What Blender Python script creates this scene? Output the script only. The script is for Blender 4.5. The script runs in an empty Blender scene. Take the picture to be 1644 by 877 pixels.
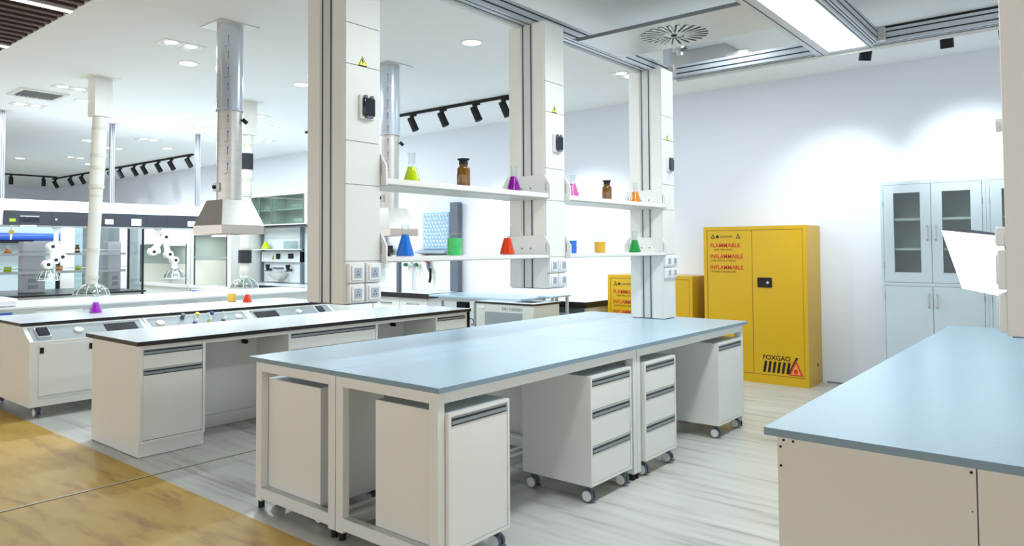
import bpy, bmesh, math, random
from mathutils import Vector, Matrix
random.seed(4)
sc = bpy.context.scene
COL = sc.collection
R = math.radians

# ---------------------------------------------------------------- camera
W_, H_ = 1644.0, 877.0
F_PX, CX, CY = 1154.6, 782.2, 357.8
cam_d = bpy.data.cameras.new('camera')
cam = bpy.data.objects.new('camera', cam_d)
COL.objects.link(cam)
cam_d.sensor_fit = 'HORIZONTAL'
cam_d.sensor_width = 36.0
cam_d.lens = F_PX / W_ * 36.0
cam_d.shift_x = (W_ / 2 - CX) / W_
cam_d.shift_y = (CY - H_ / 2) / W_
cam_d.clip_start = 0.05
cr = Vector((0.76309856, 0.64626311, -0.00495716))
cu = Vector((0.02629406, -0.02338191, 0.99938076))
cf = Vector((-0.64574701, 0.76275637, 0.03483558))
m = Matrix((cr, cu, -cf)).transposed().to_4x4()
m.translation = Vector((0, 0, 1.4338))
cam.matrix_world = m
sc.camera = cam

# ---------------------------------------------------------------- world, exposure, big lights
wd = bpy.data.worlds.new('world')
sc.world = wd
wd.use_nodes = True
wd.node_tree.nodes['Background'].inputs[0].default_value = (0.985, 0.99, 1.0, 1)
wd.node_tree.nodes['Background'].inputs[1].default_value = 1.28
sc.view_settings.view_transform = 'Standard'
sc.view_settings.look = 'None'
sc.view_settings.exposure = 0.57
sc.view_settings.gamma = 1.0
sc.view_settings.use_curve_mapping = False
DOWN_W, SPOT_W, PANEL_W, RECT_W = 19.0, 17.0, 25.0, 4.5

CEIL = 3.27
BACK = 8.13
EDGE = 2.15

# ---------------------------------------------------------------- helpers
def lin(c):
    return tuple((x / 12.92 if x <= 0.04045 else ((x + 0.055) / 1.055) ** 2.4) for x in c)
def rgb(r, g, b):
    return lin((r / 255, g / 255, b / 255)) + (1.0,)
MATS = {}
def mat(name, col=(200, 200, 200), rough=0.4, metal=0.0, emit=0.0, noise=0.0, nscale=8.0, stretch=(1, 1, 1), bump=0.0, coat=0.0):
    if name in MATS: return MATS[name]
    mt = bpy.data.materials.new(name); mt.use_nodes = True
    nt = mt.node_tree; b = nt.nodes['Principled BSDF']
    c = rgb(*col)
    b.inputs['Base Color'].default_value = c
    b.inputs['Roughness'].default_value = rough
    b.inputs['Metallic'].default_value = metal
    if coat: b.inputs['Coat Weight'].default_value = coat
    if emit:
        b.inputs['Emission Color'].default_value = c
        b.inputs['Emission Strength'].default_value = emit
    if noise or bump:
        tc = nt.nodes.new('ShaderNodeTexCoord'); mp = nt.nodes.new('ShaderNodeMapping')
        mp.inputs['Scale'].default_value = stretch
        nz = nt.nodes.new('ShaderNodeTexNoise'); nz.inputs['Scale'].default_value = nscale; nz.inputs['Detail'].default_value = 4
        nt.links.new(tc.outputs['Object'], mp.inputs[0]); nt.links.new(mp.outputs[0], nz.inputs['Vector'])
        if noise:
            rp = nt.nodes.new('ShaderNodeValToRGB')
            rp.color_ramp.elements[0].position = 0.3; rp.color_ramp.elements[1].position = 0.7
            rp.color_ramp.elements[0].color = tuple(x * (1 - noise) for x in c[:3]) + (1,)
            rp.color_ramp.elements[1].color = tuple(min(1, x * (1 + noise)) for x in c[:3]) + (1,)
            nt.links.new(nz.outputs[0], rp.inputs[0]); nt.links.new(rp.outputs[0], b.inputs['Base Color'])
        if bump:
            bp = nt.nodes.new('ShaderNodeBump'); bp.inputs['Strength'].default_value = bump
            bp.inputs['Distance'].default_value = 0.01
            nt.links.new(nz.outputs[0], bp.inputs['Height']); nt.links.new(bp.outputs[0], b.inputs['Normal'])
    MATS[name] = mt
    return mt
def glass_mat(name, tint=(235, 245, 245), ior=1.45, rough=0.02, extra=0.06, tr=0.92):
    mt = bpy.data.materials.new(name); mt.use_nodes = True
    nt = mt.node_tree
    for n in list(nt.nodes): nt.nodes.remove(n)
    out = nt.nodes.new('ShaderNodeOutputMaterial'); mix = nt.nodes.new('ShaderNodeMixShader')
    t = nt.nodes.new('ShaderNodeBsdfTransparent'); g = nt.nodes.new('ShaderNodeBsdfGlossy')
    fr = nt.nodes.new('ShaderNodeLayerWeight'); fr.inputs['Blend'].default_value = 0.25
    ad = nt.nodes.new('ShaderNodeMath'); ad.operation = 'ADD'; ad.inputs[1].default_value = extra; ad.use_clamp = True
    c = rgb(*tint); t.inputs[0].default_value = tuple(x * tr for x in c[:3]) + (1,)
    g.inputs['Roughness'].default_value = rough
    nt.links.new(fr.outputs['Facing'], ad.inputs[0])
    pw = nt.nodes.new('ShaderNodeMath'); pw.operation = 'POWER'; pw.inputs[1].default_value = 2.5
    nt.links.new(fr.outputs['Facing'], pw.inputs[0]); nt.links.new(pw.outputs[0], ad.inputs[0])
    nt.links.new(ad.outputs[0], mix.inputs[0]); nt.links.new(t.outputs[0], mix.inputs[1]); nt.links.new(g.outputs[0], mix.inputs[2])
    nt.links.new(mix.outputs[0], out.inputs[0])
    MATS[name] = mt
    return mt
def liquid_mat(name, col, trans=0.2):
    mt = bpy.data.materials.new(name); mt.use_nodes = True
    b = mt.node_tree.nodes['Principled BSDF']
    b.inputs['Base Color'].default_value = rgb(*col)
    b.inputs['Roughness'].default_value = 0.05
    b.inputs['IOR'].default_value = 1.33
    b.inputs['Transmission Weight'].default_value = trans * 0.5
    b.inputs['Emission Color'].default_value = (0, 0, 0, 1)
    MATS[name] = mt
    return mt

class MB:
    def __init__(s): s.bm = bmesh.new(); s.mi = 0
    def m(s, i): s.mi = i; return s
    def _f(s, vs):
        try: f = s.bm.faces.new(vs); f.material_index = s.mi; return f
        except ValueError: return None
    def box(s, x0, x1, y0, y1, z0, z1):
        v = [s.bm.verts.new(p) for p in ((x0,y0,z0),(x1,y0,z0),(x1,y1,z0),(x0,y1,z0),(x0,y0,z1),(x1,y0,z1),(x1,y1,z1),(x0,y1,z1))]
        for q in ((3,2,1,0),(4,5,6,7),(0,1,5,4),(1,2,6,5),(2,3,7,6),(3,0,4,7)): s._f([v[i] for i in q])
        return s
    def cyl(s, p0, p1, r0, r1=None, seg=20, cap=True):
        p0 = Vector(p0); p1 = Vector(p1); r1 = r0 if r1 is None else r1
        d = (p1 - p0).normalized(); a = d.orthogonal().normalized(); b = d.cross(a)
        A = []; B = []
        for i in range(seg):
            t = 2 * math.pi * i / seg; o = a * math.cos(t) + b * math.sin(t)
            A.append(s.bm.verts.new(p0 + o * r0)); B.append(s.bm.verts.new(p1 + o * r1))
        for i in range(seg):
            j = (i + 1) % seg; s._f([A[i], A[j], B[j], B[i]])
        if cap: s._f(A[::-1]); s._f(B)
        return s
    def tube(s, pts, r, seg=10):
        pts = [Vector(p) for p in pts]; rings = []; a = None
        for k, p in enumerate(pts):
            d = ((pts[min(k + 1, len(pts) - 1)] - p).normalized() + (p - pts[max(k - 1, 0)]).normalized()).normalized()
            a = d.orthogonal().normalized() if a is None else (a - d * a.dot(d)).normalized()
            b = d.cross(a); rr = r[k] if isinstance(r, (list, tuple)) else r
            rings.append([s.bm.verts.new(p + (a * math.cos(2*math.pi*i/seg) + b * math.sin(2*math.pi*i/seg)) * rr) for i in range(seg)])
        for A, B in zip(rings, rings[1:]):
            for i in range(seg):
                j = (i + 1) % seg; s._f([A[i], A[j], B[j], B[i]])
        s._f(rings[0][::-1]); s._f(rings[-1])
        return s
    def lathe(s, cx, cy, z0, prof, seg=28, close=False):
        rings = []
        for r, z in prof:
            if r < 1e-6: rings.append([s.bm.verts.new((cx, cy, z0 + z))])
            else: rings.append([s.bm.verts.new((cx + r * math.cos(2*math.pi*i/seg), cy + r * math.sin(2*math.pi*i/seg), z0 + z)) for i in range(seg)])
        for A, B in zip(rings, rings[1:]):
            for i in range(seg):
                j = (i + 1) % seg
                if len(A) == 1 and len(B) == 1: continue
                if len(A) == 1: s._f([A[0], B[j], B[i]])
                elif len(B) == 1: s._f([A[i], A[j], B[0]])
                else: s._f([A[i], A[j], B[j], B[i]])
        return s
    def prism(s, pts, axis, lo, hi):
        def P(a, b, c):
            return {'x': (c, a, b), 'y': (a, c, b), 'z': (a, b, c)}[axis]
        A = [s.bm.verts.new(P(a, b, lo)) for a, b in pts]; B = [s.bm.verts.new(P(a, b, hi)) for a, b in pts]
        n = len(pts)
        for i in range(n):
            j = (i + 1) % n; s._f([A[i], A[j], B[j], B[i]])
        s._f(A[::-1]); s._f(B)
        return s
    def frustum(s, x0, x1, y0, y1, z0, X0, X1, Y0, Y1, z1):
        v = [s.bm.verts.new(p) for p in ((x0,y0,z0),(x1,y0,z0),(x1,y1,z0),(x0,y1,z0),(X0,Y0,z1),(X1,Y0,z1),(X1,Y1,z1),(X0,Y1,z1))]
        for q in ((0,1,5,4),(1,2,6,5),(2,3,7,6),(3,0,4,7)): s._f([v[i] for i in q])
        return s
    def build(s, name, mats, parent=None, bevel=0.0, smooth=True, solid=0.0):
        me = bpy.data.meshes.new(name)
        bmesh.ops.recalc_face_normals(s.bm, faces=s.bm.faces[:])
        if parent is not None:
            off = Vector(parent.location)
            if parent.parent is not None: off = off + Vector(parent.parent.location)
        else: off = Vector((0, 0, 0))
        if parent is None:
            vs = [v.co for v in s.bm.verts]
            off = Vector(((min(v.x for v in vs) + max(v.x for v in vs)) / 2, (min(v.y for v in vs) + max(v.y for v in vs)) / 2, min(v.z for v in vs)))
        bmesh.ops.translate(s.bm, verts=s.bm.verts[:], vec=-off)
        s.bm.to_mesh(me); s.bm.free()
        for q in (mats if isinstance(mats, (list, tuple)) else [mats]): me.materials.append(q)
        if smooth:
            for p in me.polygons: p.use_smooth = True
            me.set_sharp_from_angle(angle=R(35))
        o = bpy.data.objects.new(name, me); COL.objects.link(o)
        if parent is not None: o.parent = parent
        else: o.location = off
        if solid:
            md = o.modifiers.new('solid', 'SOLIDIFY'); md.thickness = solid; md.offset = 0
        if bevel:
            md = o.modifiers.new('bevel', 'BEVEL'); md.width = bevel; md.segments = 2; md.limit_method = 'ANGLE'; md.angle_limit = R(40)
        return o
def B(*a): return MB().box(*a)
def tag(o, label, cat, group=None, kind=None):
    o['label'] = label; o['category'] = cat
    if group: o['group'] = group
    if kind: o['kind'] = kind
    return o
def thing(name, label, cat, loc, group=None):
    o = bpy.data.objects.new(name, None); COL.objects.link(o)
    o.empty_display_size = 0.1; o.location = loc
    return tag(o, label, cat, group)
def struct(o): o['kind'] = 'structure'; return o
def lamp(name, kind, loc, parent, power, color=(1, 1, 1), size=0.2, size_y=None, aim=None, cone=60, blend=0.6):
    d = bpy.data.lights.new(name, kind); d.energy = power; d.color = color
    if kind == 'AREA':
        d.shape = 'DISK' if size_y is None else 'RECTANGLE'; d.size = size
        if size_y is not None: d.size_y = size_y
    elif kind == 'SPOT':
        d.spot_size = R(cone); d.spot_blend = blend; d.shadow_soft_size = size
    else: d.shadow_soft_size = size
    o = bpy.data.objects.new(name, d); COL.objects.link(o)
    off = Vector(parent.location) if parent is not None else Vector((0, 0, 0))
    o.parent = parent; o.location = Vector(loc) - off
    if aim is not None:
        o.rotation_euler = (Vector(aim) - Vector(loc)).to_track_quat('-Z', 'Y').to_euler()
    return o
def text_mesh(body, size, parent, origin, facing, material, name='lettering', depth=0.001, sx=1.0, bold=0.0, align='LEFT'):
    """facing '-y': reads along +x;  '+x': reads along +y"""
    cu_ = bpy.data.curves.new('t', 'FONT'); cu_.body = body; cu_.size = size; cu_.extrude = depth; cu_.offset = bold; cu_.align_x = align
    tmp = bpy.data.objects.new('t', cu_); COL.objects.link(tmp)
    dg = bpy.context.evaluated_depsgraph_get(); dg.update()
    me = bpy.data.meshes.new_from_object(tmp.evaluated_get(dg))
    bpy.data.objects.remove(tmp); bpy.data.curves.remove(cu_)
    ox, oy, oz = origin
    off = Vector(parent.location)
    if parent.parent is not None: off = off + Vector(parent.parent.location)
    for v in me.vertices:
        a, b, c = v.co.x * sx, v.co.y, v.co.z
        p = Vector((ox + a, oy - c, oz + b)) if facing == '-y' else Vector((ox + c, oy + a, oz + b))
        v.co = p - off
    me.materials.clear(); me.materials.append(material)
    o = bpy.data.objects.new(name, me); COL.objects.link(o); o.parent = parent
    return o

# ---------------------------------------------------------------- materials
WHITE = mat('white_lacquer', (226, 227, 222), 0.32, noise=0.012, nscale=3)
WHITE2 = mat('white_powder_coat', (222, 224, 220), 0.38)
GREYW = mat('pale_grey_paint', (205, 212, 212), 0.35)
ALU = mat('brushed_aluminium', (190, 197, 204), 0.34, 0.45, noise=0.06, nscale=6, stretch=(30, 30, 1))
ALUD = mat('dark_slot', (28, 30, 36), 0.5)
STEEL = mat('stainless_steel', (205, 203, 198), 0.32, 0.65, noise=0.05, nscale=5, stretch=(1, 1, 20))
BLACK = mat('black_plastic', (12, 12, 14), 0.75)
BLACKR = mat('black_phenolic', (24, 22, 22), 0.35)
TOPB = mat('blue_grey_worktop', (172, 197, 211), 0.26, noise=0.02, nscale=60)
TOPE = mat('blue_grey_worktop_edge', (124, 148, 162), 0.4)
TOPW = mat('pale_grey_worktop', (214, 220, 222), 0.22)
YEL = mat('yellow_enamel', (208, 166, 10), 0.35, noise=0.01, nscale=4)
YELD = mat('yellow_seam', (128, 92, 10), 0.6)
RED = mat('red_print', (196, 52, 28), 0.6)
REDG = mat('red_plastic', (205, 25, 50), 0.35)
CABG = mat('pale_blue_grey_steel', (190, 205, 212), 0.4)
SEAM = mat('grey_seam', (110, 118, 122), 0.6)
TYRE = mat('grey_rubber', (92, 98, 112), 0.5)
PLAST = mat('white_plastic', (228, 230, 230), 0.3)
PANELG = mat('console_grey', (146, 156, 158), 0.42, noise=0.02, nscale=90)
DARKPOST = mat('slate_grey_post', (92, 100, 112), 0.45)
BANDK = mat('charcoal_fascia', (46, 50, 58), 0.4)
BLUEP = mat('blue_plastic', (48, 96, 196), 0.4)
LBLUE = mat('light_blue_plastic', (160, 196, 226), 0.45)
GLASS = glass_mat('clear_glass', (250, 252, 252), tr=0.985)
PANE = glass_mat('pane_glass', (236, 244, 244), extra=0.06, tr=0.94)
HOODG = glass_mat('clear_acrylic', (240, 246, 244), extra=0.22, tr=0.92)
AMBER = glass_mat('amber_glass', (120, 72, 18), extra=0.08, tr=0.7)
LEDW = mat('led_white', (255, 255, 255), 0.5, emit=6.0)
LEDS = mat('led_strip', (255, 250, 235), 0.5, emit=3.0)
NYLON = mat('cream_duct_plastic', (220, 221, 212), 0.4, noise=0.03, nscale=8)
BRASS = mat('brass', (200, 165, 60), 0.3, 0.6)
L = {k: liquid_mat(k + '_liquid', c, t) for k, c, t in (
    ('yellow_green', (215, 240, 10), 0.35), ('blue', (45, 130, 240), 0.35), ('green', (80, 225, 125), 0.35), ('purple', (150, 20, 160), 0.3),
    ('red', (245, 72, 25), 0.35), ('pink', (240, 120, 200), 0.5), ('orange', (248, 150, 30), 0.4), ('dark_green', (30, 165, 70), 0.35),
    ('amber_yellow', (250, 195, 45), 0.35), ('violet', (190, 50, 215), 0.35))}

def wood_floor(name, base, dark, light, plank, rot, rough, contrast, streak):
    mt = bpy.data.materials.new(name); mt.use_nodes = True; nt = mt.node_tree; N = nt.nodes; K = nt.links
    b = N['Principled BSDF']; b.inputs['Roughness'].default_value = rough
    tc = N.new('ShaderNodeTexCoord'); mp = N.new('ShaderNodeMapping'); mp.inputs['Rotation'].default_value = (0, 0, rot)
    K.new(tc.outputs['Object'], mp.inputs[0])
    br = N.new('ShaderNodeTexBrick'); br.offset = 0.37
    br.inputs['Scale'].default_value = 1.0; br.inputs['Brick Width'].default_value = plank[0]; br.inputs['Row Height'].default_value = plank[1]
    br.inputs['Mortar Size'].default_value = 0.0012; br.inputs['Mortar Smooth'].default_value = 0.3
    br.inputs['Color1'].default_value = (0.35, 0.35, 0.35, 1); br.inputs['Color2'].default_value = (0.65, 0.65, 0.65, 1); br.inputs['Mortar'].default_value = (0.18, 0.18, 0.18, 1)
    K.new(mp.outputs[0], br.inputs['Vector'])
    m2 = N.new('ShaderNodeMapping'); m2.inputs['Scale'].default_value = streak
    K.new(mp.outputs[0], m2.inputs[0])
    nz = N.new('ShaderNodeTexNoise'); nz.inputs['Scale'].default_value = 1.0; nz.inputs['Detail'].default_value = 6; nz.inputs['Roughness'].default_value = 0.6; nz.inputs['Distortion'].default_value = 0.25
    K.new(m2.outputs[0], nz.inputs['Vector'])
    a = N.new('ShaderNodeMixRGB'); a.blend_type = 'MIX'; a.inputs[0].default_value = contrast
    K.new(nz.outputs[0], a.inputs[2]); K.new(br.outputs[0], a.inputs[1])
    rp = N.new('ShaderNodeValToRGB'); e = rp.color_ramp.elements
    e[0].position = 0.30; e[0].color = rgb(*dark); e[1].position = 0.68; e[1].color = rgb(*light)
    c = e.new(0.48); c.color = rgb(*base)
    K.new(a.outputs[0], rp.inputs[0]); K.new(rp.outputs[0], b.inputs['Base Color'])
    return mt
GREYFL = wood_floor('grey_plank_floor', (198, 198, 190), (134, 131, 124), (212, 213, 206), (1.3, 0.19), 0, 0.32, 0.80, (0.8, 11.0, 1))
ORFL = wood_floor('oak_plank_floor', (200, 160, 66), (160, 112, 34), (208, 174, 84), (1.2, 0.16), 0, 0.55, 0.84, (2.2, 9.0, 1))
WALL = mat('white_wall_paint', (222, 227, 235), 0.85, bump=0.03, nscale=200)
CEILM = mat('white_ceiling_paint', (238, 242, 243), 0.9)
WOODC = mat('dark_brown_slat', (74, 52, 46), 0.6, noise=0.15, nscale=5, stretch=(20, 1, 20))
WOODB = mat('dark_void', (26, 20, 19), 0.9)

# ---------------------------------------------------------------- room shell
struct(B(-24, 7, EDGE, BACK, -0.05, 0).build('floor', GREYFL))
struct(B(-24, 7, -5, EDGE, -0.05, 0).build('floor', ORFL))
struct(B(-4.625, -4.612, -5, BACK, 0.0, 0.003).build('trim_1', mat('joint_strip', (205, 196, 172), 0.4)))
struct(B(-4.612, -4.605, -5, BACK, 0.0, 0.0015).build('trim_2', mat('joint_gap', (90, 78, 60), 0.8)))
struct(B(-24, 7, EDGE, BACK, CEIL, CEIL + 0.1).build('ceiling', CEILM))
struct(B(-24, 7, -5, EDGE, CEIL + 0.15, CEIL + 0.2).build('ceiling', WOODB))
struct(B(-24, 7, EDGE - 0.03, EDGE, CEIL + 0.0, CEIL + 0.15).build('trim_3', CEILM))
sl = MB()
x = -12.0
while x < 0:
    sl.box(x, x + 0.06, -5, EDGE - 0.035, CEIL + 0.0, CEIL + 0.13); x += 0.135
struct(sl.build('ceiling', WOODC))
struct(B(-24, 7, BACK, BACK + 0.15, -0.05, CEIL + 0.1).build('wall_back', WALL))
struct(B(-24.15, -24, -5, BACK, -0.05, CEIL + 0.1).build('wall_left', WALL))
struct(B(-2.2, -1.6, BACK - 0.012, BACK, 0, 0.012).build('baseboard_back', SEAM))

# ceiling strip lights in the slats
for i, (sx, wd_) in enumerate(((-5.97, 'nearer the round duct'), (-7.44, 'at the left picture edge'))):
    t = thing('strip_light', 'long glowing white strip light set between brown ceiling slats, %s' % wd_, 'strip light', (sx, 0.4, CEIL), 'strip lights in the slatted ceiling')
    B(sx - 0.03, sx + 0.03, -1.4, EDGE - 0.03, CEIL - 0.006, CEIL + 0.02).build('housing', WHITE, t)
    B(sx - 0.024, sx + 0.024, -1.38, EDGE - 0.035, CEIL - 0.012, CEIL - 0.0065).build('diffuser', LEDS, t)

# round downlights
for i, (dx, dy, wh) in enumerate((
        (-4.21, 4.77, 'between the first and second hanging columns'), (-6.79, 3.47, 'left of the nearest round duct'),
        (-6.73, 4.75, 'right of the nearest round duct, beside the tall column'), (-9.39, 4.78, 'above the middle of the long spotlight track'),
        (-9.44, 6.15, 'right of the rear extraction tube near the back wall'), (-9.47, 3.50, 'beside the square air vent, left of the square duct'),
        (-12.86, 4.83, 'just left of the slim hanging post'), (-16.37, 4.90, 'farthest left, above the short spotlight track'),
        (-12.83, 6.18, 'above the right half of the long spotlight track'), (-16.4, 6.2, 'far away, above the corner of the spotlight tracks'))):
    t = thing('downlight', 'round recessed ceiling downlight %s' % wh, 'ceiling light', (dx, dy, CEIL), 'round recessed downlights')
    MB().lathe(dx, dy, CEIL, ((0.10, 0), (0.10, -0.006), (0.082, -0.008), (0.08, 0.0))).build('trim_ring', WHITE, t)
    MB().lathe(dx, dy, CEIL - 0.004, ((0.0, 0), (0.08, 0), (0.08, 0.003), (0, 0.003))).build('lens', LEDW, t)
    lamp('downlight_lamp', 'AREA', (dx, dy, CEIL - 0.02), t, DOWN_W * (1.0 if dx > -8 else 1.6), (0.84, 0.93, 1.0), 0.15)
# twin spotlights recessed
for i, (dx, dy, wh) in enumerate((
        (-6.22, 3.11, 'nearest the tall round duct'), (-8.83, 3.14, 'between the air vent and the square duct'), (-10.26, 3.15, 'farthest left, behind the air vent'),
        (-10.19, 5.48, 'left of the top of the rear tube'), (-12.04, 5.48, 'left of the right slim post'), (-15.46, 5.60, 'far away above the long track left end'),
        (-8.78, 5.44, 'right of the rear extraction tube'), (-10.75, 6.84, 'lowest one right of the rear tube'), (-13.54, 5.54, 'just right of the slim post'),
        (-2.24, 5.64, 'above the swirl diffuser plate'), (-2.51, 6.78, 'seen through the ceiling frame beside the light panel'), (-3.79, 6.77, 'left of the column that stands on the island'))):
    t = thing('twin_spotlight', 'recessed rectangular twin ceiling spotlight %s' % wh, 'ceiling light', (dx, dy, CEIL), 'recessed twin spotlights')
    f = MB(); a, b = 0.10, 0.19
    for q in ((-a, -a + .018, -b, b), (a - .018, a, -b, b), (-a + .018, a - .018, -b, -b + .018), (-a + .018, a - .018, b - .018, b), (-a + .018, a - .018, -.009, .009)):
        f.box(dx + q[0], dx + q[1], dy + q[2], dy + q[3], CEIL - 0.008, CEIL + 0.0)
    f.build('frame', WHITE, t)
    for s in (-1, 1):
        MB().lathe(dx, dy + s * 0.09, CEIL - 0.003, ((0, 0), (0.05, 0), (0.05, 0.002), (0, 0.002))).build('lens', LEDW, t)
    lamp('twin_lamp', 'AREA', (dx, dy, CEIL - 0.02), t, RECT_W * (1.0 if dx > -8 else 2), (0.84, 0.93, 1.0), 0.14)
# air vent
t = thing('air_vent', 'square louvred air vent in the white ceiling at the left', 'vent', (-9.44, 3.0, CEIL))
f = MB(); 
for q in ((-.25, -.21, -.25, .25), (.21, .25, -.25, .25), (-.21, .21, -.25, -.21), (-.21, .21, .21, .25)): f.box(-9.44 + q[0], -9.44 + q[1], 3.0 + q[2], 3.0 + q[3], CEIL - .02, CEIL)
f.build('frame', WHITE2, t)
f = MB()
for k in range(9):
    yy = 2.82 + k * 0.045
    f.prism(((yy, CEIL - .001), (yy + .006, CEIL - .001), (yy + .03, CEIL - .018), (yy + .024, CEIL - .018)), 'x', -9.65, -9.23)
f.build('louvres', SEAM, t)

# ---------------------------------------------------------------- ceiling service frame
FZ0, FZ1 = 2.935, 3.035
def rail(axis, a0, a1, c0, c1, z0=FZ0, z1=FZ1):
    mb = MB(); 
    def bx(p0, p1, q0, q1, w0, w1):
        if axis == 'y': mb.box(p0, p1, q0, q1, w0, w1)
        else: mb.box(q0, q1, p0, p1, w0, w1)
    bx(c0, c1, a0, a1, z0, z1)
    mb.m(1); h = z1 - z0
    for zz in (z0 + h * 0.28, z0 + h * 0.74):
        bx(c0 - .0015, c0, a0 + .01, a1 - .01, zz - .005, zz + .005); bx(c1, c1 + .0015, a0 + .01, a1 - .01, zz - .005, zz + .005)
    w = c1 - c0
    for cc in (c0 + w * 0.28, c0 + w * 0.72):
        bx(cc - .004, cc + .004, a0 + .01, a1 - .01, z0 - .0015, z0)
    return mb
t = thing('ceiling_service_frame', 'aluminium ceiling frame of grooved rails carrying the white columns and light panel', 'frame', (-1.4, 4, FZ0))
rail('y', 1.0, 6.0, -2.95, -2.85).build('side_rail', [ALU, ALUD], t)
rail('y', 1.0, 6.0, -0.10, 0.0).build('side_rail', [ALU, ALUD], t)
rail('x', -2.85, -1.64, 5.90, 6.0).build('end_rail', [ALU, ALUD], t)
rail('x', -1.24, -0.10, 5.90, 6.0).build('end_rail', [ALU, ALUD], t)
rail('y', 2.0, 5.9, -1.24, -1.19).build('inner_rail', [ALU, ALUD], t)
B(-2.85, -1.64, 4.385, 4.40, FZ0, FZ0 + .022).build('cross_rail', SEAM, t)
B(-2.86, -2.79, 5.84, 5.90, FZ0 + .003, FZ1 + .003).build('corner_block', STEEL, t, 0.004)
B(-1.19, -1.14, 5.85, 5.90, FZ0 + .003, FZ1 + .003).build('corner_block', STEEL, t, 0.004)
B(-2.84, 0.0, 6.0, 6.02, FZ0 - .02, FZ0).build('lip', WHITE2, t)
B(-2.98, -2.95, 1.0, 6.02, FZ0 - .012, FZ0 + .01).build('lip', WHITE2, t)
for (hx, hy) in ((-2.9, 1.3), (-2.9, 5.95), (-0.05, 5.95), (-0.05, 1.3)):
    B(hx - .03, hx + .03, hy - .03, hy + .03, FZ1, CEIL).build('hanger', ALU, t)
# LED panel
t = thing('led_panel', 'long bright white light panel in an aluminium channel at the top', 'ceiling light', (-1.44, 4, FZ0))
f = MB(); f.box(-1.64, -1.535, 2.0, 6.0, FZ0 - .004, FZ1); f.box(-1.275, -1.24, 2.0, 6.0, FZ0 - .004, FZ1); f.box(-1.535, -1.275, 5.9, 6.0, FZ0 - .004, FZ1)
f.box(-1.535, -1.275, 2.0, 5.9, FZ0 + .05, FZ1); f.box(-1.535, -1.275, 4.70, 4.712, FZ0 - .002, FZ0 + .05)
f.m(1); f.box(-1.60, -1.594, 2.0, 5.99, FZ0 - .006, FZ0 - .004); f.box(-1.262, -1.257, 2.0, 5.99, FZ0 - .006, FZ0 - .004)
f.build('channel', [ALU, ALUD], t)
for (a, b) in ((2.0, 4.70), (4.712, 5.9)):
    B(-1.533, -1.277, a + .003, b - .003, FZ0, FZ0 + .045).build('diffuser', LEDW, t)
    lamp('panel_glow', 'AREA', (-1.405, (a + b) / 2, FZ0 - 0.012), t, PANEL_W * (b - a) / 2.7, (0.84, 0.93, 1.0), 0.25, b - a)
# swirl diffuser plate
t = thing('swirl_diffuser', 'grey steel plate with a round swirl air diffuser in the ceiling frame', 'vent', (-2.25, 4.72, FZ0))
B(-2.85, -1.64, 4.40, 5.02, FZ0 + .002, FZ0 + .012).build('plate', mat('satin_grey_plate', (196, 200, 198), 0.3, 0.35), t, 0.001)
sl = MB(); dn = MB()
for k in range(24):
    an = 2 * math.pi * k / 24; ca, sa = math.cos(an), math.sin(an)
    for (mbb, dr, z0, off) in ((sl, 0, FZ0 - .0005, 0), (dn, 0, FZ0 - .004, .012)):
        pts = []
        for (rr, ww) in ((.07, -.005), (.235, -.009), (.235, .009), (.07, .005)):
            ww2 = ww + off if off else ww * 1.0
            pts.append((-2.25 + ca * rr - sa * ww2, 4.72 + sa * rr + ca * ww2))
        mbb.prism(pts, 'z', z0, z0 + .0022)
sl.build('slots', ALUD, t); dn.build('vanes', WHITE2, t)
MB().lathe(-2.25, 4.72, FZ0 - .006, ((0, 0), (.018, 0), (.02, .006), (0, .006))).build('hub', BLACK, t)
tag(B(-3.05, -2.50, 6.29, 6.60, 3.10, CEIL - .001).build('duct_box', mat('grey_duct', (178, 182, 182), 0.4, 0.3), None, 0.004), 'grey sheet-metal duct box above the far end of the ceiling frame', 'duct')
t = thing('pipe_fitting', 'small steel pipe fitting above the far corner of the ceiling frame', 'pipe', (-2.62, 5.6, FZ1))
MB().cyl((-2.62, 5.6, FZ1), (-2.62, 5.6, CEIL), .028).build('pipe', STEEL, t)
MB().cyl((-2.62, 5.6, FZ1 + .05), (-2.62, 5.6, FZ1 + .09), .042).build('collar', STEEL, t)
MB().cyl((-2.58, 5.56, FZ1 + .03), (-2.50, 5.50, FZ1 + .03), .016).build('valve', TYRE, t)

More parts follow.
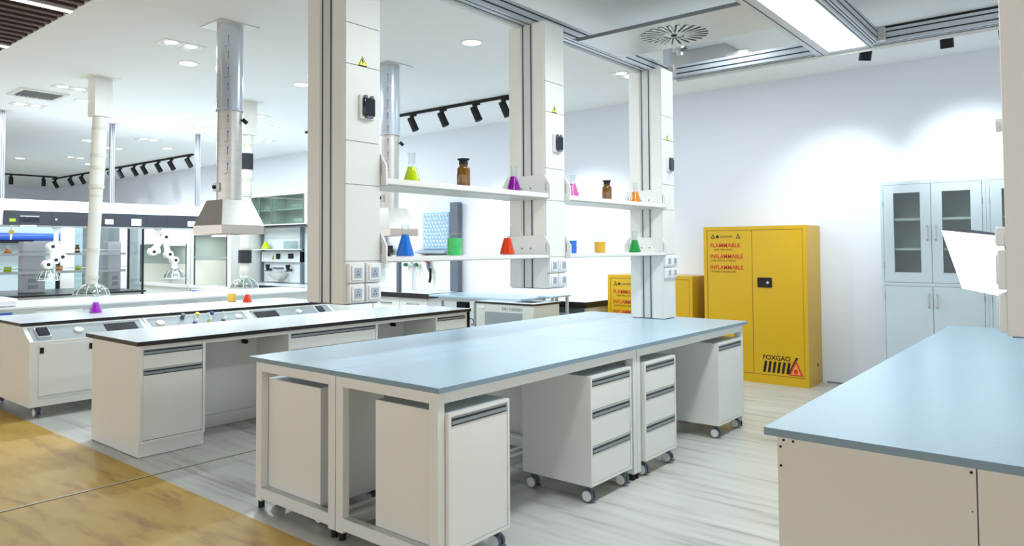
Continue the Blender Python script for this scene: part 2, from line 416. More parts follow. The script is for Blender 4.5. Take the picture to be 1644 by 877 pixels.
# ---------------------------------------------------------------- service columns
def warning_sign(t, cx, cy, cz, s, face):
    m1 = MB(); m2 = MB(); m3 = MB()
    def tri(mb, k, d0, d1):
        pts = [(cy - s * k, cz - s * k * 0.85), (cy + s * k, cz - s * k * 0.85), (cy, cz + s * k * 0.95)]
        mb.prism(pts, 'x', cx + d0, cx + d1)
    tri(m1, 1.0, 0.0, .001); 
    o = m1.build('warning_sign', BLACK, t); o['label'] = 'yellow triangle warning sign with a black lightning bolt'
    tri(m2, .78, .001, .0018); m2.build('sign_face', mat('sign_yellow', (238, 240, 40), 0.4), o)
    b = [(-.12, .45), (.15, .45), (.03, .08), (.22, .08), (-.08, -.5), (-.02, -.05), (-.22, -.05)]
    m3.prism([(cy + p[0] * s, cz + p[1] * s) for p in b], 'x', cx + .0018, cx + .0026); m3.build('lightning_bolt', BLACK, o)
def breaker(t, cx, cy, cz, s=1.0):
    o = B(cx, cx + .018, cy - .045 * s, cy + .045 * s, cz - .06 * s, cz + .06 * s).build('switch_box', PLAST, t, .004)
    B(cx + .018, cx + .034, cy - .036 * s, cy + .036 * s, cz - .045 * s, cz + .045 * s).build('dark_cover', mat('smoked_cover', (38, 40, 52), 0.12), o, .006)
    q = MB(); q.cyl((cx + .02, cy - .02 * s, cz + .05 * s), (cx + .03, cy - .02 * s, cz + .05 * s), .009, seg=12); q.cyl((cx + .02, cy + .02 * s, cz + .05 * s), (cx + .03, cy + .02 * s, cz + .05 * s), .009, seg=12)
    q.box(cx + .018, cx + .036, cy - .02 * s, cy + .02 * s, cz - .056 * s, cz - .045 * s)
    q.build('cover_latch', TYRE, o)
def socket(t, cx, y0, y1, z0, z1, sgn=1):
    def bx(a, b, *r): return B(min(cx + sgn * a, cx + sgn * b), max(cx + sgn * a, cx + sgn * b), *r)
    dy, dz = y1 - y0, z1 - z0
    o = bx(0, .024, y0, y1, z0, z1).build('socket', PLAST, t, .005)
    bx(.024, .030, y0 + dy * .12, y1 - dy * .12, z0 + dz * .12, z1 - dz * .12).build('flap', PLAST, o, .003)
    q = bx(.030, .0315, y0 + dy * .26, y1 - dy * .26, z0 + dz * .24, z1 - dz * .24); q.build('socket_window', mat('grey_window', (168, 182, 192), 0.25), o)
    q = MB()
    for a, b in ((.42, .42), (.58, .42), (.5, .58)):
        q.box(min(cx + sgn * .0315, cx + sgn * .0322), max(cx + sgn * .0315, cx + sgn * .0322), y0 + dy * a - .003, y0 + dy * a + .003, z0 + dz * b - .005, z0 + dz * b + .005)
    q.build('socket_holes', TYRE, o)
def column(y0, y1, zb, label, x0=-3.05, x1=-2.745, sockets=True, right=False, zt=FZ0 + .002):
    xm = (x0 + x1) / 2 - .0
    t = thing('service_column', label, 'column', (xm, (y0 + y1) / 2, zb), 'white service columns under the ceiling frame')
    f = MB(); f.box(x0, xm - .052, y0, y1 - .002, zb, zt); f.box(xm + .052, x1 - .012, y0, y1 - .002, zb, zt); f.box(xm - .052, xm + .052, y0 + .03, y1 - .03, zb, zt)
    f.build('column_shell', WHITE, t, .003)
    f = MB(); 
    for ya, yb in ((y0 + .004, y0 + .03), (y1 - .03, y1 - .004)):
        f.box(xm - .051, xm + .051, ya, yb, zb + .002, zt)
    f.m(1)
    for xx in (xm - .037, xm + .030):
        f.box(xx, xx + .008, y0 + .002, y0 + .006, zb + .002, zt); f.box(xx, xx + .008, y1 - .006, y1 - .002, zb + .002, zt)
    f.build('channel', [mat('pale_anodised', (206, 210, 210), .4, .15), ALUD], t)
    if right: zs = (); 
    zs = [zb] + [z for z in (1.372, 1.745, 1.957, 2.333, 2.535) if z > zb + .05] + [zt]
    f = MB()
    for a, b in zip(zs, zs[1:]): f.box(x1 - .012, x1, y0 + .002, y1 - .002, a + .0015, b - .0015)
    f.build('side_cover', WHITE2, t, .0015)
    if not right:
        warning_sign(t, x1, y0 + .105, 2.357 if y0 < 5 else 2.357, .028, 1)
        breaker(t, x1, y0 + .125, 2.13)
        for ya, yb in ((y0 + .006, y0 + .101), (y0 + .112, y0 + .207)):
            for za, zc in ((1.268, 1.362), (1.172, 1.262)):
                socket(t, x1, ya, yb, za, zc)
    B(x0 + .01, x1 - .01, y0 + .01, y1 - .01, zb - .004, zb).build('bottom_cap', TYRE, t)
    return t
column(2.19, 2.41, 1.166, 'nearest white hanging service column with grooved channel and four sockets')
column(3.84, 4.06, 1.166, 'middle white hanging service column between the two pairs of glassware shelves')
column(5.50, 5.72, 0.838, 'rear white service column standing on the far end of the blue island')
c4 = column(2.61, 2.83, 1.166, 'beige-white hanging service column cut by the right picture edge', -0.205, 0.10, right=True)
for (za, zc) in ((1.172, 1.29), (1.30, 1.42)): socket(c4, -0.205, 2.64, 2.79, za, zc, -1)
B(-.235, -.205, 2.66, 2.74, 1.43, 1.49).build('cable_clip', PLAST, c4, .008)
MB().cyl((-.205, 2.68, 1.80), (-.225, 2.68, 1.80), .02).build('knob', PLAST, c4)

# shelves between the columns
def shelf(y0, y1, z1, th, label):
    t = thing('glassware_shelf', label, 'shelf', (-2.9, (y0 + y1) / 2, z1 - th), 'white shelves between the service columns')
    x0, x1 = -3.08, -2.712
    B(x0, x1, y0 + .012, y1 - .012, z1 - th, z1).build('shelf_board', WHITE, t, .003)
    B(x0 + .04, x1 - .04, y0 + .05, y1 - .05, z1 - th - .004, z1 - th).build('underside_lamp', mat('shelf_underside', (206, 208, 204), 0.35, 0.1), t)
    for (ya, yb) in ((y0, y0 + .012), (y1 - .012, y1)):
        f = MB()
        f.prism(((x0 - .02, z1 - th - .006), (x1 + .008, z1 - th - .006), (x1 + .008, z1 + .06), (x1 - .035, z1 + .125), (x0 + .02, z1 + .125), (x0 - .02, z1 + .06)), 'y', ya, yb)
        o = f.build('end_bracket', WHITE2, t, .002)
        f = MB()
        for xx in (-2.935, -2.862): f.cyl((xx, ya - .002, z1 + .04), (xx, yb + .002, z1 + .04), .006, seg=10)
        f.build('screw', TYRE, o)
        f = MB()
        for xx in (x0 + .02, x1 - .028): f.box(xx, xx + .006, ya - .001, yb + .001, z1 + .015, z1 + .075)
        f.build('slot', mat('bracket_slot', (150, 156, 156), 0.5), o)
shelf(2.412, 3.838, 1.787, .030, 'upper shelf between the nearest and middle columns, holding yellow flask and amber bottle')
shelf(2.412, 3.838, 1.388, .022, 'lower shelf between the nearest and middle columns, holding blue and red flasks')
shelf(4.062, 5.498, 1.787, .030, 'upper shelf between the middle and rear columns, holding pink and orange flasks')
shelf(4.062, 5.498, 1.388, .022, 'lower shelf between the middle and rear columns, holding blue and yellow beakers')

# ---------------------------------------------------------------- glassware
def erlen(x, y, z, r, h, liq, label, fill=.5, group=None):
    t = thing('conical_flask', label, 'flask', (x, y, z), group)
    n = r * .42
    zc = h * .63
    k = .0022
    prof = [(0, 0), (r * .92, 0), (r, .006), (r * .97, .018), (n, zc), (n, h * .96), (n * 1.25, h * .985), (n * 1.25, h), (n - .002, h), (n - .002, zc), ]
    MB().lathe(x, y, z, prof).build('glass_body', GLASS, t)
    zf = h * fill; rr = r + (n - r) * (zf / zc)
    MB().lathe(x, y, z + .003, ((0, 0), (r * .90, 0), (r * .955, .006), (r * .94, .016), (rr * .955, zf), (0, zf))).build('liquid', L[liq], t)
    return t
def beaker(x, y, z, r, h, liq, label, fill=.68, group=None):
    t = thing('beaker', label, 'beaker', (x, y, z), group)
    MB().lathe(x, y, z, ((0, 0), (r * .93, 0), (r, .008), (r, h * .95), (r * 1.05, h), (r * .98, h), (r * .97, h * .95))).build('glass_body', GLASS, t)
    MB().lathe(x, y, z + .003, ((0, 0), (r * .90, 0), (r * .955, .007), (r * .955, h * fill), (0, h * fill))).build('liquid', L[liq], t)
    return t
def bottle(x, y, z, r, h, label, dark=False, group=None):
    t = thing('reagent_bottle', label, 'bottle', (x, y, z), group)
    am = MATS['amber_glass']
    body = mat('deep_amber', (128, 84, 18) if not dark else (44, 32, 26), 0.12, coat=.6)
    body.node_tree.nodes['Principled BSDF'].inputs['Transmission Weight'].default_value = .35
    MB().lathe(x, y, z, ((0, 0), (r * .95, 0), (r, .005), (r, h * .64), (r * .94, h * .69), (r * .66, h * .73), (r * .62, h * .80), (r * .62, h * .82), (0, h * .82))).build('bottle_body', body, t)
    MB().lathe(x, y, z + h * .80, ((0, 0), (r * .66, 0), (r * .66, h * .10), (r * .60, h * .13), (r * .88, h * .155), (r * .90, h * .20), (0, h * .20))).build('stopper', BLACK, t)
    return t
GX = -2.84; Z1 = 1.788; Z2 = 1.389
G1 = 'glassware on the column shelves'
erlen(GX, 2.72, Z1, .047, .165, 'yellow_green', 'conical flask of bright yellow-green liquid on the upper near shelf', .52, G1)
bottle(GX, 3.14, Z1, .040, .172, 'brown amber stoppered bottle on the upper near shelf beside the yellow-green flask', False, G1)
erlen(GX, 3.62, Z1, .048, .17, 'purple', 'conical flask of dark purple liquid at the right end of the upper near shelf', .58, G1)
erlen(GX, 2.67, Z2, .050, .17, 'blue', 'conical flask of bright blue liquid on the lower near shelf', .68, G1)
beaker(GX, 3.06, Z2, .044, .13, 'green', 'glass beaker of light green liquid on the lower near shelf', .76, G1)
erlen(GX, 3.55, Z2, .049, .178, 'red', 'conical flask of orange-red liquid at the right end of the lower near shelf', .58, G1)
erlen(GX, 4.30, Z1, .047, .16, 'pink', 'conical flask of pink liquid on the upper far shelf', .6, G1)
bottle(GX, 4.77, Z1, .037, .155, 'near-black stoppered bottle on the upper far shelf between pink and orange flasks', True, G1)
erlen(GX, 5.21, Z1, .047, .165, 'orange', 'conical flask of orange liquid on the upper far shelf', .55, G1)
beaker(GX, 4.27, Z2, .043, .125, 'blue', 'glass beaker of blue liquid on the lower far shelf', .72, G1)
beaker(GX, 4.66, Z2, .043, .118, 'amber_yellow', 'glass beaker of golden yellow liquid on the lower far shelf', .7, G1)
erlen(GX, 5.19, Z2, .050, .172, 'dark_green', 'conical flask of deep green liquid on the lower far shelf', .58, G1)

# ---------------------------------------------------------------- blue island: four bench modules
ZT = .833
def bench_module(x0, x1, y0, y1, label, outer):
    """outer: +1 long side faces +x, -1 faces -x"""
    t = thing('lab_bench', label, 'bench', ((x0 + x1) / 2, (y0 + y1) / 2, 0), 'four blue-topped bench modules forming the island')
    f = B(x0 + .001, x1 - .001, y0 + .001, y1 - .001, ZT - .025, ZT)
    o = f.build('worktop', [TOPB, TOPE], t, .002)
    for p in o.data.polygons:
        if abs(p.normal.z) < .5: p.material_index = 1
    a0, a1 = x0 + .03 * (outer < 0) + .003, x1 - .03 * (outer > 0) - .003
    b0 = y0 + (.028 if y0 < 3 else .003); b1 = y1 - (.028 if y1 > 5 else .003)
    zu = ZT - .026; L1 = .055; L2 = .042
    for xx in (a0, a1 - L1):
        for yy in (b0, b1 - L2):
            o = B(xx, xx + L1, yy, yy + L2, .04, zu).build('leg', WHITE2, t, .002)
            MB().cyl((xx + L1 / 2, yy + L2 / 2, 0), (xx + L1 / 2, yy + L2 / 2, .04), .018, seg=14).build('foot', BLACK, o)
    f = MB()
    f.box(a0 + L1, a1 - L1, b0, b0 + L2, zu - .055, zu - .001); f.box(a0 + L1, a1 - L1, b1 - L2, b1, zu - .055, zu - .001)
    f.box(a0, a0 + L1 * .7, b0 + L2, b1 - L2, zu - .055, zu - .001); f.box(a1 - L1 * .7, a1, b0 + L2, b1 - L2, zu - .055, zu - .001)
    f.build('top_rail', WHITE2, t, .002)
    f = MB()
    f.box(a0 + L1, a1 - L1, b0, b0 + L2, .055, .115); f.box(a0 + L1, a1 - L1, b1 - L2, b1, .055, .115)
    c = a0 + .02 if outer > 0 else a1 - .055
    f.box(c, c + .035, b0 + L2, b1 - L2, .055, .115)
    f.build('bottom_rail', WHITE2, t, .002)
TX0, TXM, TX1, TY0, TYM, TY1 = -3.645, -2.904, -2.163, 2.229, 4.02, 5.804
bench_module(TXM, TX1, TY0, TYM, 'nearest quarter of the blue-topped island, by its sharp front corner', 1)
bench_module(TX0, TXM, TY0, TYM, 'left quarter of the blue-topped island, beside the black-edged bench', -1)
bench_module(TXM, TX1, TYM, TY1, 'right-hand far quarter of the blue-topped island, nearest the tall yellow cabinet', 1)
bench_module(TX0, TXM, TYM, TY1, 'hidden far left quarter of the blue-topped island, below the middle hanging column', -1)

def caster(t, x, y, z1=.10, r=.037):
    o = MB().cyl((x, y - .024, r), (x, y - .008, r), r * .92).cyl((x, y + .008, r), (x, y + .024, r), r * .92).build('caster', TYRE, t, .003)
    [MB().cyl((x, y + a_, r), (x, y + b_, r), r * .78).build('wheel_disc', PLAST, o) for a_, b_ in ((-.028, -.024), (.024, .028))]
    f = MB(); f.box(x - .012, x + .02, y - .008, y + .008, r, z1 - .004); f.box(x - .02, x + .02, y - .02, y + .02, z1 - .004, z1)
    f.box(x + r * .5, x + r * 1.25, y - .01, y + .014, r * .45, r * .7); f.build('fork', TYRE, o)
def handle_bar(parent, face, a0, a1, z0, z1, sgn=1, axis='x'):
    """recessed aluminium pull along the top of a front; face is the front plane"""
    f = MB()
    def bx(d0, d1, c, d, e, g):
        lo, hi = min(face + sgn * d0, face + sgn * d1), max(face + sgn * d0, face + sgn * d1)
        if axis == 'x': f.box(lo, hi, c, d, e, g)
        else: f.box(c, d, lo, hi, e, g)
    h = z1 - z0
    bx(-.004, .001, a0, a1, z0, z1)
    f.m(1); bx(.001, .0018, a0 + .003, a1 - .003, z0 + h * .62, z1 - h * .16); bx(.001, .0018, a0 + .003, a1 - .003, z0 + h * .06, z0 + h * .18)
    f.m(0); bx(.001, .006, a0, a1, z0 + h * .22, z0 + h * .60); bx(.001, .004, a0, a1, z1 - h * .14, z1)
    return f.build('handle', [mat('handle_aluminium', (150, 157, 160), .35, .5), ALUD], parent)
def cabinet_fronts(t, face, sgn, a0, a1, fronts, axis='x', th=.016):
    for (kind, z0, z1) in fronts:
        lo, hi = min(face, face - sgn * th), max(face, face - sgn * th)
        if axis == 'x': q = B(lo, hi, a0, a1, z0, z1)
        else: q = B(a0, a1, lo, hi, z0, z1)
        o = q.build(kind, WHITE, t, .0015)
        handle_bar(o, face, a0 + .004, a1 - .004, z1 - .042, z1 - .002, sgn, axis)
def pedestal(x0, x1, y0, y1, sgn, kind, label, z0=.098, z1=.708):
    t = thing('mobile_pedestal', label, 'pedestal cabinet', ((x0 + x1) / 2, (y0 + y1) / 2, 0), 'white mobile pedestals under the island')
    e = .014; d = .020
    f = MB()
    xb0, xb1 = (x0, x1 - d) if sgn > 0 else (x0 + d, x1)
    f.box(xb0, xb1, y0, y1, z0, z1)
    xf0, xf1 = (x1 - d, x1) if sgn > 0 else (x0, x0 + d)
    f.box(xf0, xf1, y0, y0 + e, z0, z1); f.box(xf0, xf1, y1 - e, y1, z0, z1); f.box(xf0, xf1, y0 + e, y1 - e, z0, z0 + e); f.box(xf0, xf1, y0 + e, y1 - e, z1 - e, z1)
    f.m(1); f.box(x0 + .004, x1 - .004, y0 + .004, y1 - .004, z1, z1 + .002)
    f.build('body', [WHITE, GREYW], t, 0)
    face = x1 - .003 if sgn > 0 else x0 + .003
    g = .002
    if kind == 'door': fr = [('door', z0 + e + g, z1 - e - g)]
    else:
        zs = [z0 + e, .318, .518, z1 - e]
        fr = [('drawer', a + g, b - g) for a, b in zip(zs, zs[1:])]
    cabinet_fronts(t, face, sgn, y0 + e + g, y1 - e - g, fr)
    for cx in (x0 + .045, x1 - .045):
        for cy in (y0 + .045, y1 - .045): caster(t, cx, cy, z0)
pedestal(-2.655, -2.175, 2.303, 2.728, 1, 'door', 'white wheeled pedestal with one door at the nearest corner of the blue island')
pedestal(-3.575, -3.085, 2.303, 2.74, -1, 'door', 'white wheeled pedestal behind the left opening of the island end frame')
pedestal(-2.655, -2.175, 3.455, 3.915, 1, 'drawers', 'white three-drawer wheeled pedestal left of the paired middle legs')
pedestal(-2.655, -2.175, 4.085, 4.515, 1, 'drawers', 'white three-drawer wheeled pedestal right of the paired middle legs')
pedestal(-2.70, -2.175, 5.225, 5.70, 1, 'door', 'white wheeled pedestal with one door at the far end of the blue island')
pedestal(-3.575, -2.99, 2.80, 3.25, -1, 'door', 'white wheeled pedestal in shadow, seen through the gap right of the nearest pedestal')
pedestal(-3.575, -3.05, 4.085, 4.75, -1, 'door', 'wide white pedestal deep under the island, glimpsed left of the near three-drawer pedestal')

# ---------------------------------------------------------------- black-edged bench
def worktop_mesh(x0, x1, y0, y1, z0, z1, top, edge, name, parent=None):
    o = B(x0, x1, y0, y1, z0, z1).build(name, [top, edge], parent, .0015)
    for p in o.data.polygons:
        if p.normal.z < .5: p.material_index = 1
    return o
bx0, bx1, by0, by1, bz = -5.875, -5.0, 2.215, 5.64, .802
tag(worktop_mesh(bx0, bx1, by0, by1, bz - .030, bz, TOPW, BLACKR, 'worktop'), 'long pale grey worktop with a black edge on white base cabinets', 'worktop')
XF = -5.035
def base_cab(y0, y1, fronts, label, x0=-5.84, kick=True, grp='white base cabinets under the black-edged worktop'):
    t = thing('base_cabinet', label, 'cabinet', ((x0 + XF) / 2, (y0 + y1) / 2, 0), grp)
    e = .018; zt = bz - .0305
    f = MB(); f.box(x0, XF - .02, y0, y1, .095, zt)
    f.box(XF - .02, XF, y0, y0 + e, .095, zt); f.box(XF - .02, XF, y1 - e, y1, .095, zt); f.box(XF - .02, XF, y0 + e, y1 - e, .095, .095 + e); f.box(XF - .02, XF, y0 + e, y1 - e, zt - .03, zt)
    f.build('carcass', WHITE, t)
    B(x0 + .0, XF - .012, y0 + .0, y1 - .004, 0.004, .0945).build('plinth', WHITE, t)
    cabinet_fronts(t, XF - .004, 1, y0 + e + .003, y1 - e - .003, fronts)
    return t
dd = [('drawer', .607, .742), ('door', .117, .602)]
base_cab(2.25, 2.725, dd, 'white drawer-and-door base cabinet at the near end of the black-edged bench')
base_cab(3.44, 4.39, [('drawer', .607, .742), ('door', .117, .602)], 'wide white base cabinet in the middle of the black-edged bench')
base_cab(5.15, 5.61, [('drawer', .607, .742), ('door', .117, .602)], 'white base cabinet at the far end of the black-edged bench')
for (ya, yb, w) in ((2.726, 3.439, 'near'), (4.391, 5.149, 'far')):
    t = thing('kneehole_panel', 'white back panel with skirting inside the %s kneehole of the black-edged bench' % w, 'panel', (-5.5, (ya + yb) / 2, 0), 'kneehole panels')
    B(-5.52, -5.50, ya, yb, .01, bz - .0305).build('panel', WHITE, t)
    B(-5.50, -5.47, ya, yb, .005, .10).build('skirting', WHITE, t, .002)
    B(XF - .02, XF, ya, yb, bz - .060, bz - .0305).build('apron', WHITE, t)
    MB().cyl((-5.49, ya + .58, .66), (-5.44, ya + .58, .66), .018).build('cable_outlet', BLACK, t)

# ---------------------------------------------------------------- console bench with sloped panels
cz = .80
tag(worktop_mesh(-8.12, -7.10, 2.15, 5.42, cz - .026, cz, TOPW, BLACKR, 'worktop'), 'pale worktop with a thin black edge above grey sloped control panels', 'worktop')
def disc(parent, cx, cy, cz_, r, mt, name, n):
    MB().cyl((cx, cy, cz_), (cx + n[0] * .014, cy, cz_ + n[1] * .014), r, r * .9).build(name, mt, parent)
SN = Vector((.115, .20)).normalized()     # outward normal of slope in x,z
def slope_pt(s):                           # s 0 at top, 1 at bottom
    return (-7.095 + .195 * s, .770 - .112 * s)
def console(y0, y1, label, kind):
    t = thing('console_cabinet', label, 'cabinet', (-7.5, (y0 + y1) / 2, 0), 'white cabinets with sloped grey control panels')
    f = MB(); pr = ((-8.08, .10), (-6.90, .10), (-6.90, .650), (-7.11, .7735), (-8.08, .7735))
    f.prism(pr, 'y', y0, y1); f.build('body', WHITE, t, .003)
    nx, nz = .516, .857
    def onslope(ya, yb, s0, s1, d0, d1, name, mt, par, bev=.0):
        x0, z0 = -7.11 + .21 * s0, .7735 - .1265 * s0; x1, z1 = -7.11 + .21 * s1, .7735 - .1265 * s1
        return MB().prism(((x0 + nx * d0, z0 + nz * d0), (x1 + nx * d0, z1 + nz * d0), (x1 + nx * d1, z1 + nz * d1), (x0 + nx * d1, z0 + nz * d1)), 'y', ya, yb).build(name, mt, par, bev)
    p = onslope(y0 + .035, y1 - .035, .14, .95, .0, .004, 'control_panel', PANELG, t)
    def item(kind_, yc, s=.5):
        X, Z = -7.11 + .21 * s, .7735 - .1265 * s
        if kind_ == 'breaker':
            q = onslope(yc - .055, yc + .055, s - .28, s + .28, .004, .012, 'switch_box', PLAST, p); onslope(yc - .045, yc + .045, s - .22, s + .22, .012, .028, 'dark_cover', mat('smoked_cover'), p, .005)
        elif kind_ == 'strip':
            onslope(yc - .14, yc + .14, s - .22, s + .22, .004, .010, 'socket_strip', BLACK, p, .002)
        elif kind_ == 'disc':
            MB().cyl((X + nx * .004, yc, Z + nz * .004), (X + nx * .016, yc, Z + nz * .016), .042, .038).build('round_cap', mat('cream_cap', (212, 212, 196), .5), p)
        elif kind_.startswith('valve'):
            body, knob = {'g': (TYRE, TYRE), 'y': (PLAST, mat('valve_yellow', (225, 205, 40), .35)), 'n': (PLAST, mat('valve_navy', (28, 58, 120), .35)), 'b': (mat('valve_blue', (60, 80, 170), .35), PLAST), 'c': (mat('valve_lemon', (220, 215, 90), .35), PLAST), 'w': (TYRE, PLAST)}[kind_[-1]]
            q = MB().cyl((X + nx * .004, yc, Z + nz * .004), (X + nx * .03, yc, Z + nz * .03), .022, .016, 16).build('valve', body, p)
            g_ = MB().cyl((X + nx * .03, yc, Z + nz * .03), (X + nx * .055, yc, Z + nz * .055), .019, .022, 8)
            if kind_[-1] in 'bcw': g_.tube([(X + nx * .05, yc, Z + nz * .05), (X + nx * .06, yc - .02, Z + nz * .06 + .05)], [.014, .008], 8)
            g_.build('valve_knob', knob, p)
    if kind == 0:
        item('breaker', 2.29); item('disc', 2.58); item('strip', 2.95)
    elif kind == 1:
        item('disc', 3.32)
        for k, yy, s in (('g', 3.56, .3), ('y', 3.71, .3), ('n', 3.87, .3), ('b', 3.65, .7), ('c', 3.80, .7), ('w', 3.96, .7)): item('valve' + k, yy, s)
        item('disc', 4.16)
    else:
        item('strip', 4.50); item('disc', 4.92); item('breaker', 5.21)
    d = B(-6.90, -6.893, y0 + .07, y1 - .03, .19, .625).build('access_panel', WHITE, t, .002)
    for yy in (y0 + .075, (y0 + y1) / 2 - .04):
        B(-6.893, -6.886, yy, yy + .03, .55, .60).build('latch', BLACK, d)
    B(-6.896, -6.89, y0 + .07, y1 - .03, .165, .185).build('lower_trim', GREYW, t)
    for (cx, cy) in ((-6.98, y0 + .09), (-7.95, y0 + .09), (-6.98, y1 - .09)): caster(t, cx, cy, .10, .04)
console(2.16, 3.18, 'left white console cabinet on casters with breaker, cap and black socket strip', 0)
console(3.185, 4.285, 'middle console cabinet with six coloured gas valves on its sloped panel', 1)
console(4.29, 5.40, 'right console cabinet with black socket strip, ending behind the tall column', 2)
erlen(-7.72, 3.0, cz, .060, .165, 'violet', 'conical flask of violet liquid on the console bench under the clear dome', .62)
beaker(-7.95, 4.63, cz, .05, .12, 'amber_yellow', 'small beaker of yellow liquid beside the red flask on the console bench', .8)
erlen(-7.72, 4.70, cz, .055, .15, 'red', 'conical flask of bright red liquid on the console bench under the rear dome', .62)

# ---------------------------------------------------------------- exhaust hoods over the black-edged bench
def exhaust(cx, cy, label, kind=0):
    t = thing('exhaust_hood', label, 'extractor hood', (cx, cy, CEIL), 'stainless steel exhaust hoods')
    f = MB(); f.box(cx - .17, cx + .17, cy - .17, cy + .17, CEIL - .008, CEIL); f.build('ceiling_plate', STEEL, t)
    ch = MATS.get('coated_duct') or mat('coated_duct', (196, 204, 212), .22, .45)
    MB().cyl((cx, cy, 2.57), (cx, cy, CEIL - .008), .104, seg=40).build('upper_duct', ch, t)
    MB().cyl((cx, cy, 1.835), (cx, cy, 2.57), .098, seg=40).build('lower_duct', STEEL, t)
    MB().lathe(cx, cy, 2.56, ((.106, 0), (.109, .004), (.109, .014), (.106, .018))).build('duct_joint', ALU, t)
    hx, hy = .22, .185
    f = MB(); f.frustum(cx - hx, cx + hx, cy - hy, cy + hy, 1.625, cx - .125, cx + .125, cy - .125, cy + .125, 1.83)
    f.frustum(cx - .125, cx + .125, cy - .125, cy + .125, 1.83, cx - .09, cx + .09, cy - .09, cy + .09, 1.8305)
    f.build('hood', STEEL, t, solid=.004, smooth=False)
    f = MB(); f.frustum(cx - hx, cx + hx, cy - hy, cy + hy, 1.555, cx - hx, cx + hx, cy - hy, cy + hy, 1.625); f.build('hood_rim', mat('rim_steel', (214, 206, 198), .3, .7), t, solid=.006, smooth=False)
    # blue arrow marks printed on the film
    f = MB(); dirs = Vector((-cx, -cy)).normalized(); tang = Vector((-dirs.y, dirs.x))
    n = 5 if kind == 0 else 3
    zz = 3.16
    k = 0
    while zz > 2.0:
        rr = .1048 if zz > 2.6 else .0988
        a = .12
        c = dirs * math.cos(-a) * rr + tang * math.sin(-a) * rr
        o3 = Vector((cx + c.x, cy + c.y, zz)); T = Vector((tang.x, tang.y, 0)); D = Vector((dirs.x, dirs.y, 0))
        for q in (((-.0015, -.05), (.0015, -.05), (.0015, .0), (-.0015, .0)), ((-.006, 0), (.006, 0), (0, .016))):
            P = [f.bm.verts.new(o3 + T * u + Vector((0, 0, v)) + D * .0015) for u, v in q]; f._f(P)
        if k % 2 == 0:
            q = ((-.03, -.085), (.018, -.062), (.018, -.060), (-.03, -.082)); P = [f.bm.verts.new(o3 + T * u + Vector((0, 0, v)) + D * .004) for u, v in q]; f._f(P)
        zz -= .13; k += 1
    f.build('arrow_marks', mat('blue_ink', (52, 70, 150), .6), t, solid=.0006)
    sb = B(cx - .03, cx + .03, cy - .125, cy - .098, 1.90, 1.97).build('switch_plate', STEEL, t, .003)
    MB().cyl((cx, cy - .125, 1.935), (cx, cy - .14, 1.935), .015).build('switch_knob', BLACK, sb)
    MB().cyl((cx + .08, cy + .07, 2.50), (cx + .10, cy + .10, 2.47), .016).build('damper_handle', BLACK, t)
exhaust(-5.42, 3.125, 'nearest stainless exhaust hood hanging over the black-edged bench')
exhaust(-5.40, 4.86, 'rear stainless exhaust hood partly behind the nearest white column', 1)

# snorkels over console bench
def snorkel(cx, cy, label, mesh_collar=False, lean=-.065):
    t = thing('extraction_snorkel', label, 'extraction arm', (cx, cy, CEIL), 'ceiling snorkels with clear domes')
    f = MB(); f.box(cx - .15, cx + .15, cy - .15, cy + .15, CEIL - .006, CEIL); f.build('ceiling_plate', WHITE, t)
    B(cx - .09, cx + .09, cy - .09, cy + .09, 2.85, CEIL - .006).build('square_duct', WHITE2, t, .003)
    def P(z): return (cx, cy + lean * (2.85 - z) / 1.85, z)
    MB().tube([P(2.85), P(2.1)], .072, 24).build('upper_tube', NYLON, t)
    MB().tube([P(2.1), P(1.06)], [.066, .058], 24).build('lower_tube', NYLON, t)
    for z in (2.74, 2.45, 2.32, 2.12, 2.02, 1.45, 1.16): MB().tube([P(z), P(z - .035)], .076 if z > 2.05 else .066, 24).build('collar', mat('collar_cream', (208, 208, 194), .45), t)
    if mesh_collar:
        [MB().tube([P(a_), P(b_)], .08, 20).build('mesh_sleeve', mat('black_mesh', (40, 42, 48), .7, bump=.6, nscale=60), t) for a_, b_ in ((2.62, 2.42), (1.42, 1.26))]
    q = P(1.06)
    MB().lathe(q[0], q[1], .95, ((.17, 0), (.168, .03), (.15, .065), (.115, .095), (.07, .115), (.06, .125))).build('clear_dome', HOODG, t, solid=.004)
    f = MB()
    for k in range(10):
        an = 2 * math.pi * k / 10
        f.tube([(q[0] + math.cos(an) * r_, q[1] + math.sin(an) * r_, .95 + z_) for r_, z_ in ((.172, .0), (.17, .03), (.152, .068), (.117, .098), (.07, .119))], .0035, 6)
    f.lathe(q[0], q[1], .95, ((.170, -.004), (.176, 0), (.170, .004), (.166, 0), (.170, -.004)))
    f.build('dome_rib', mat('rib_clear', (222, 228, 226), .15), t)
snorkel(-8.1, 3.165, 'cream snorkel duct with clear dome hanging over the violet flask')
snorkel(-8.05, 4.88, 'rear cream snorkel with black mesh sleeves above the red flask', True, -.02)

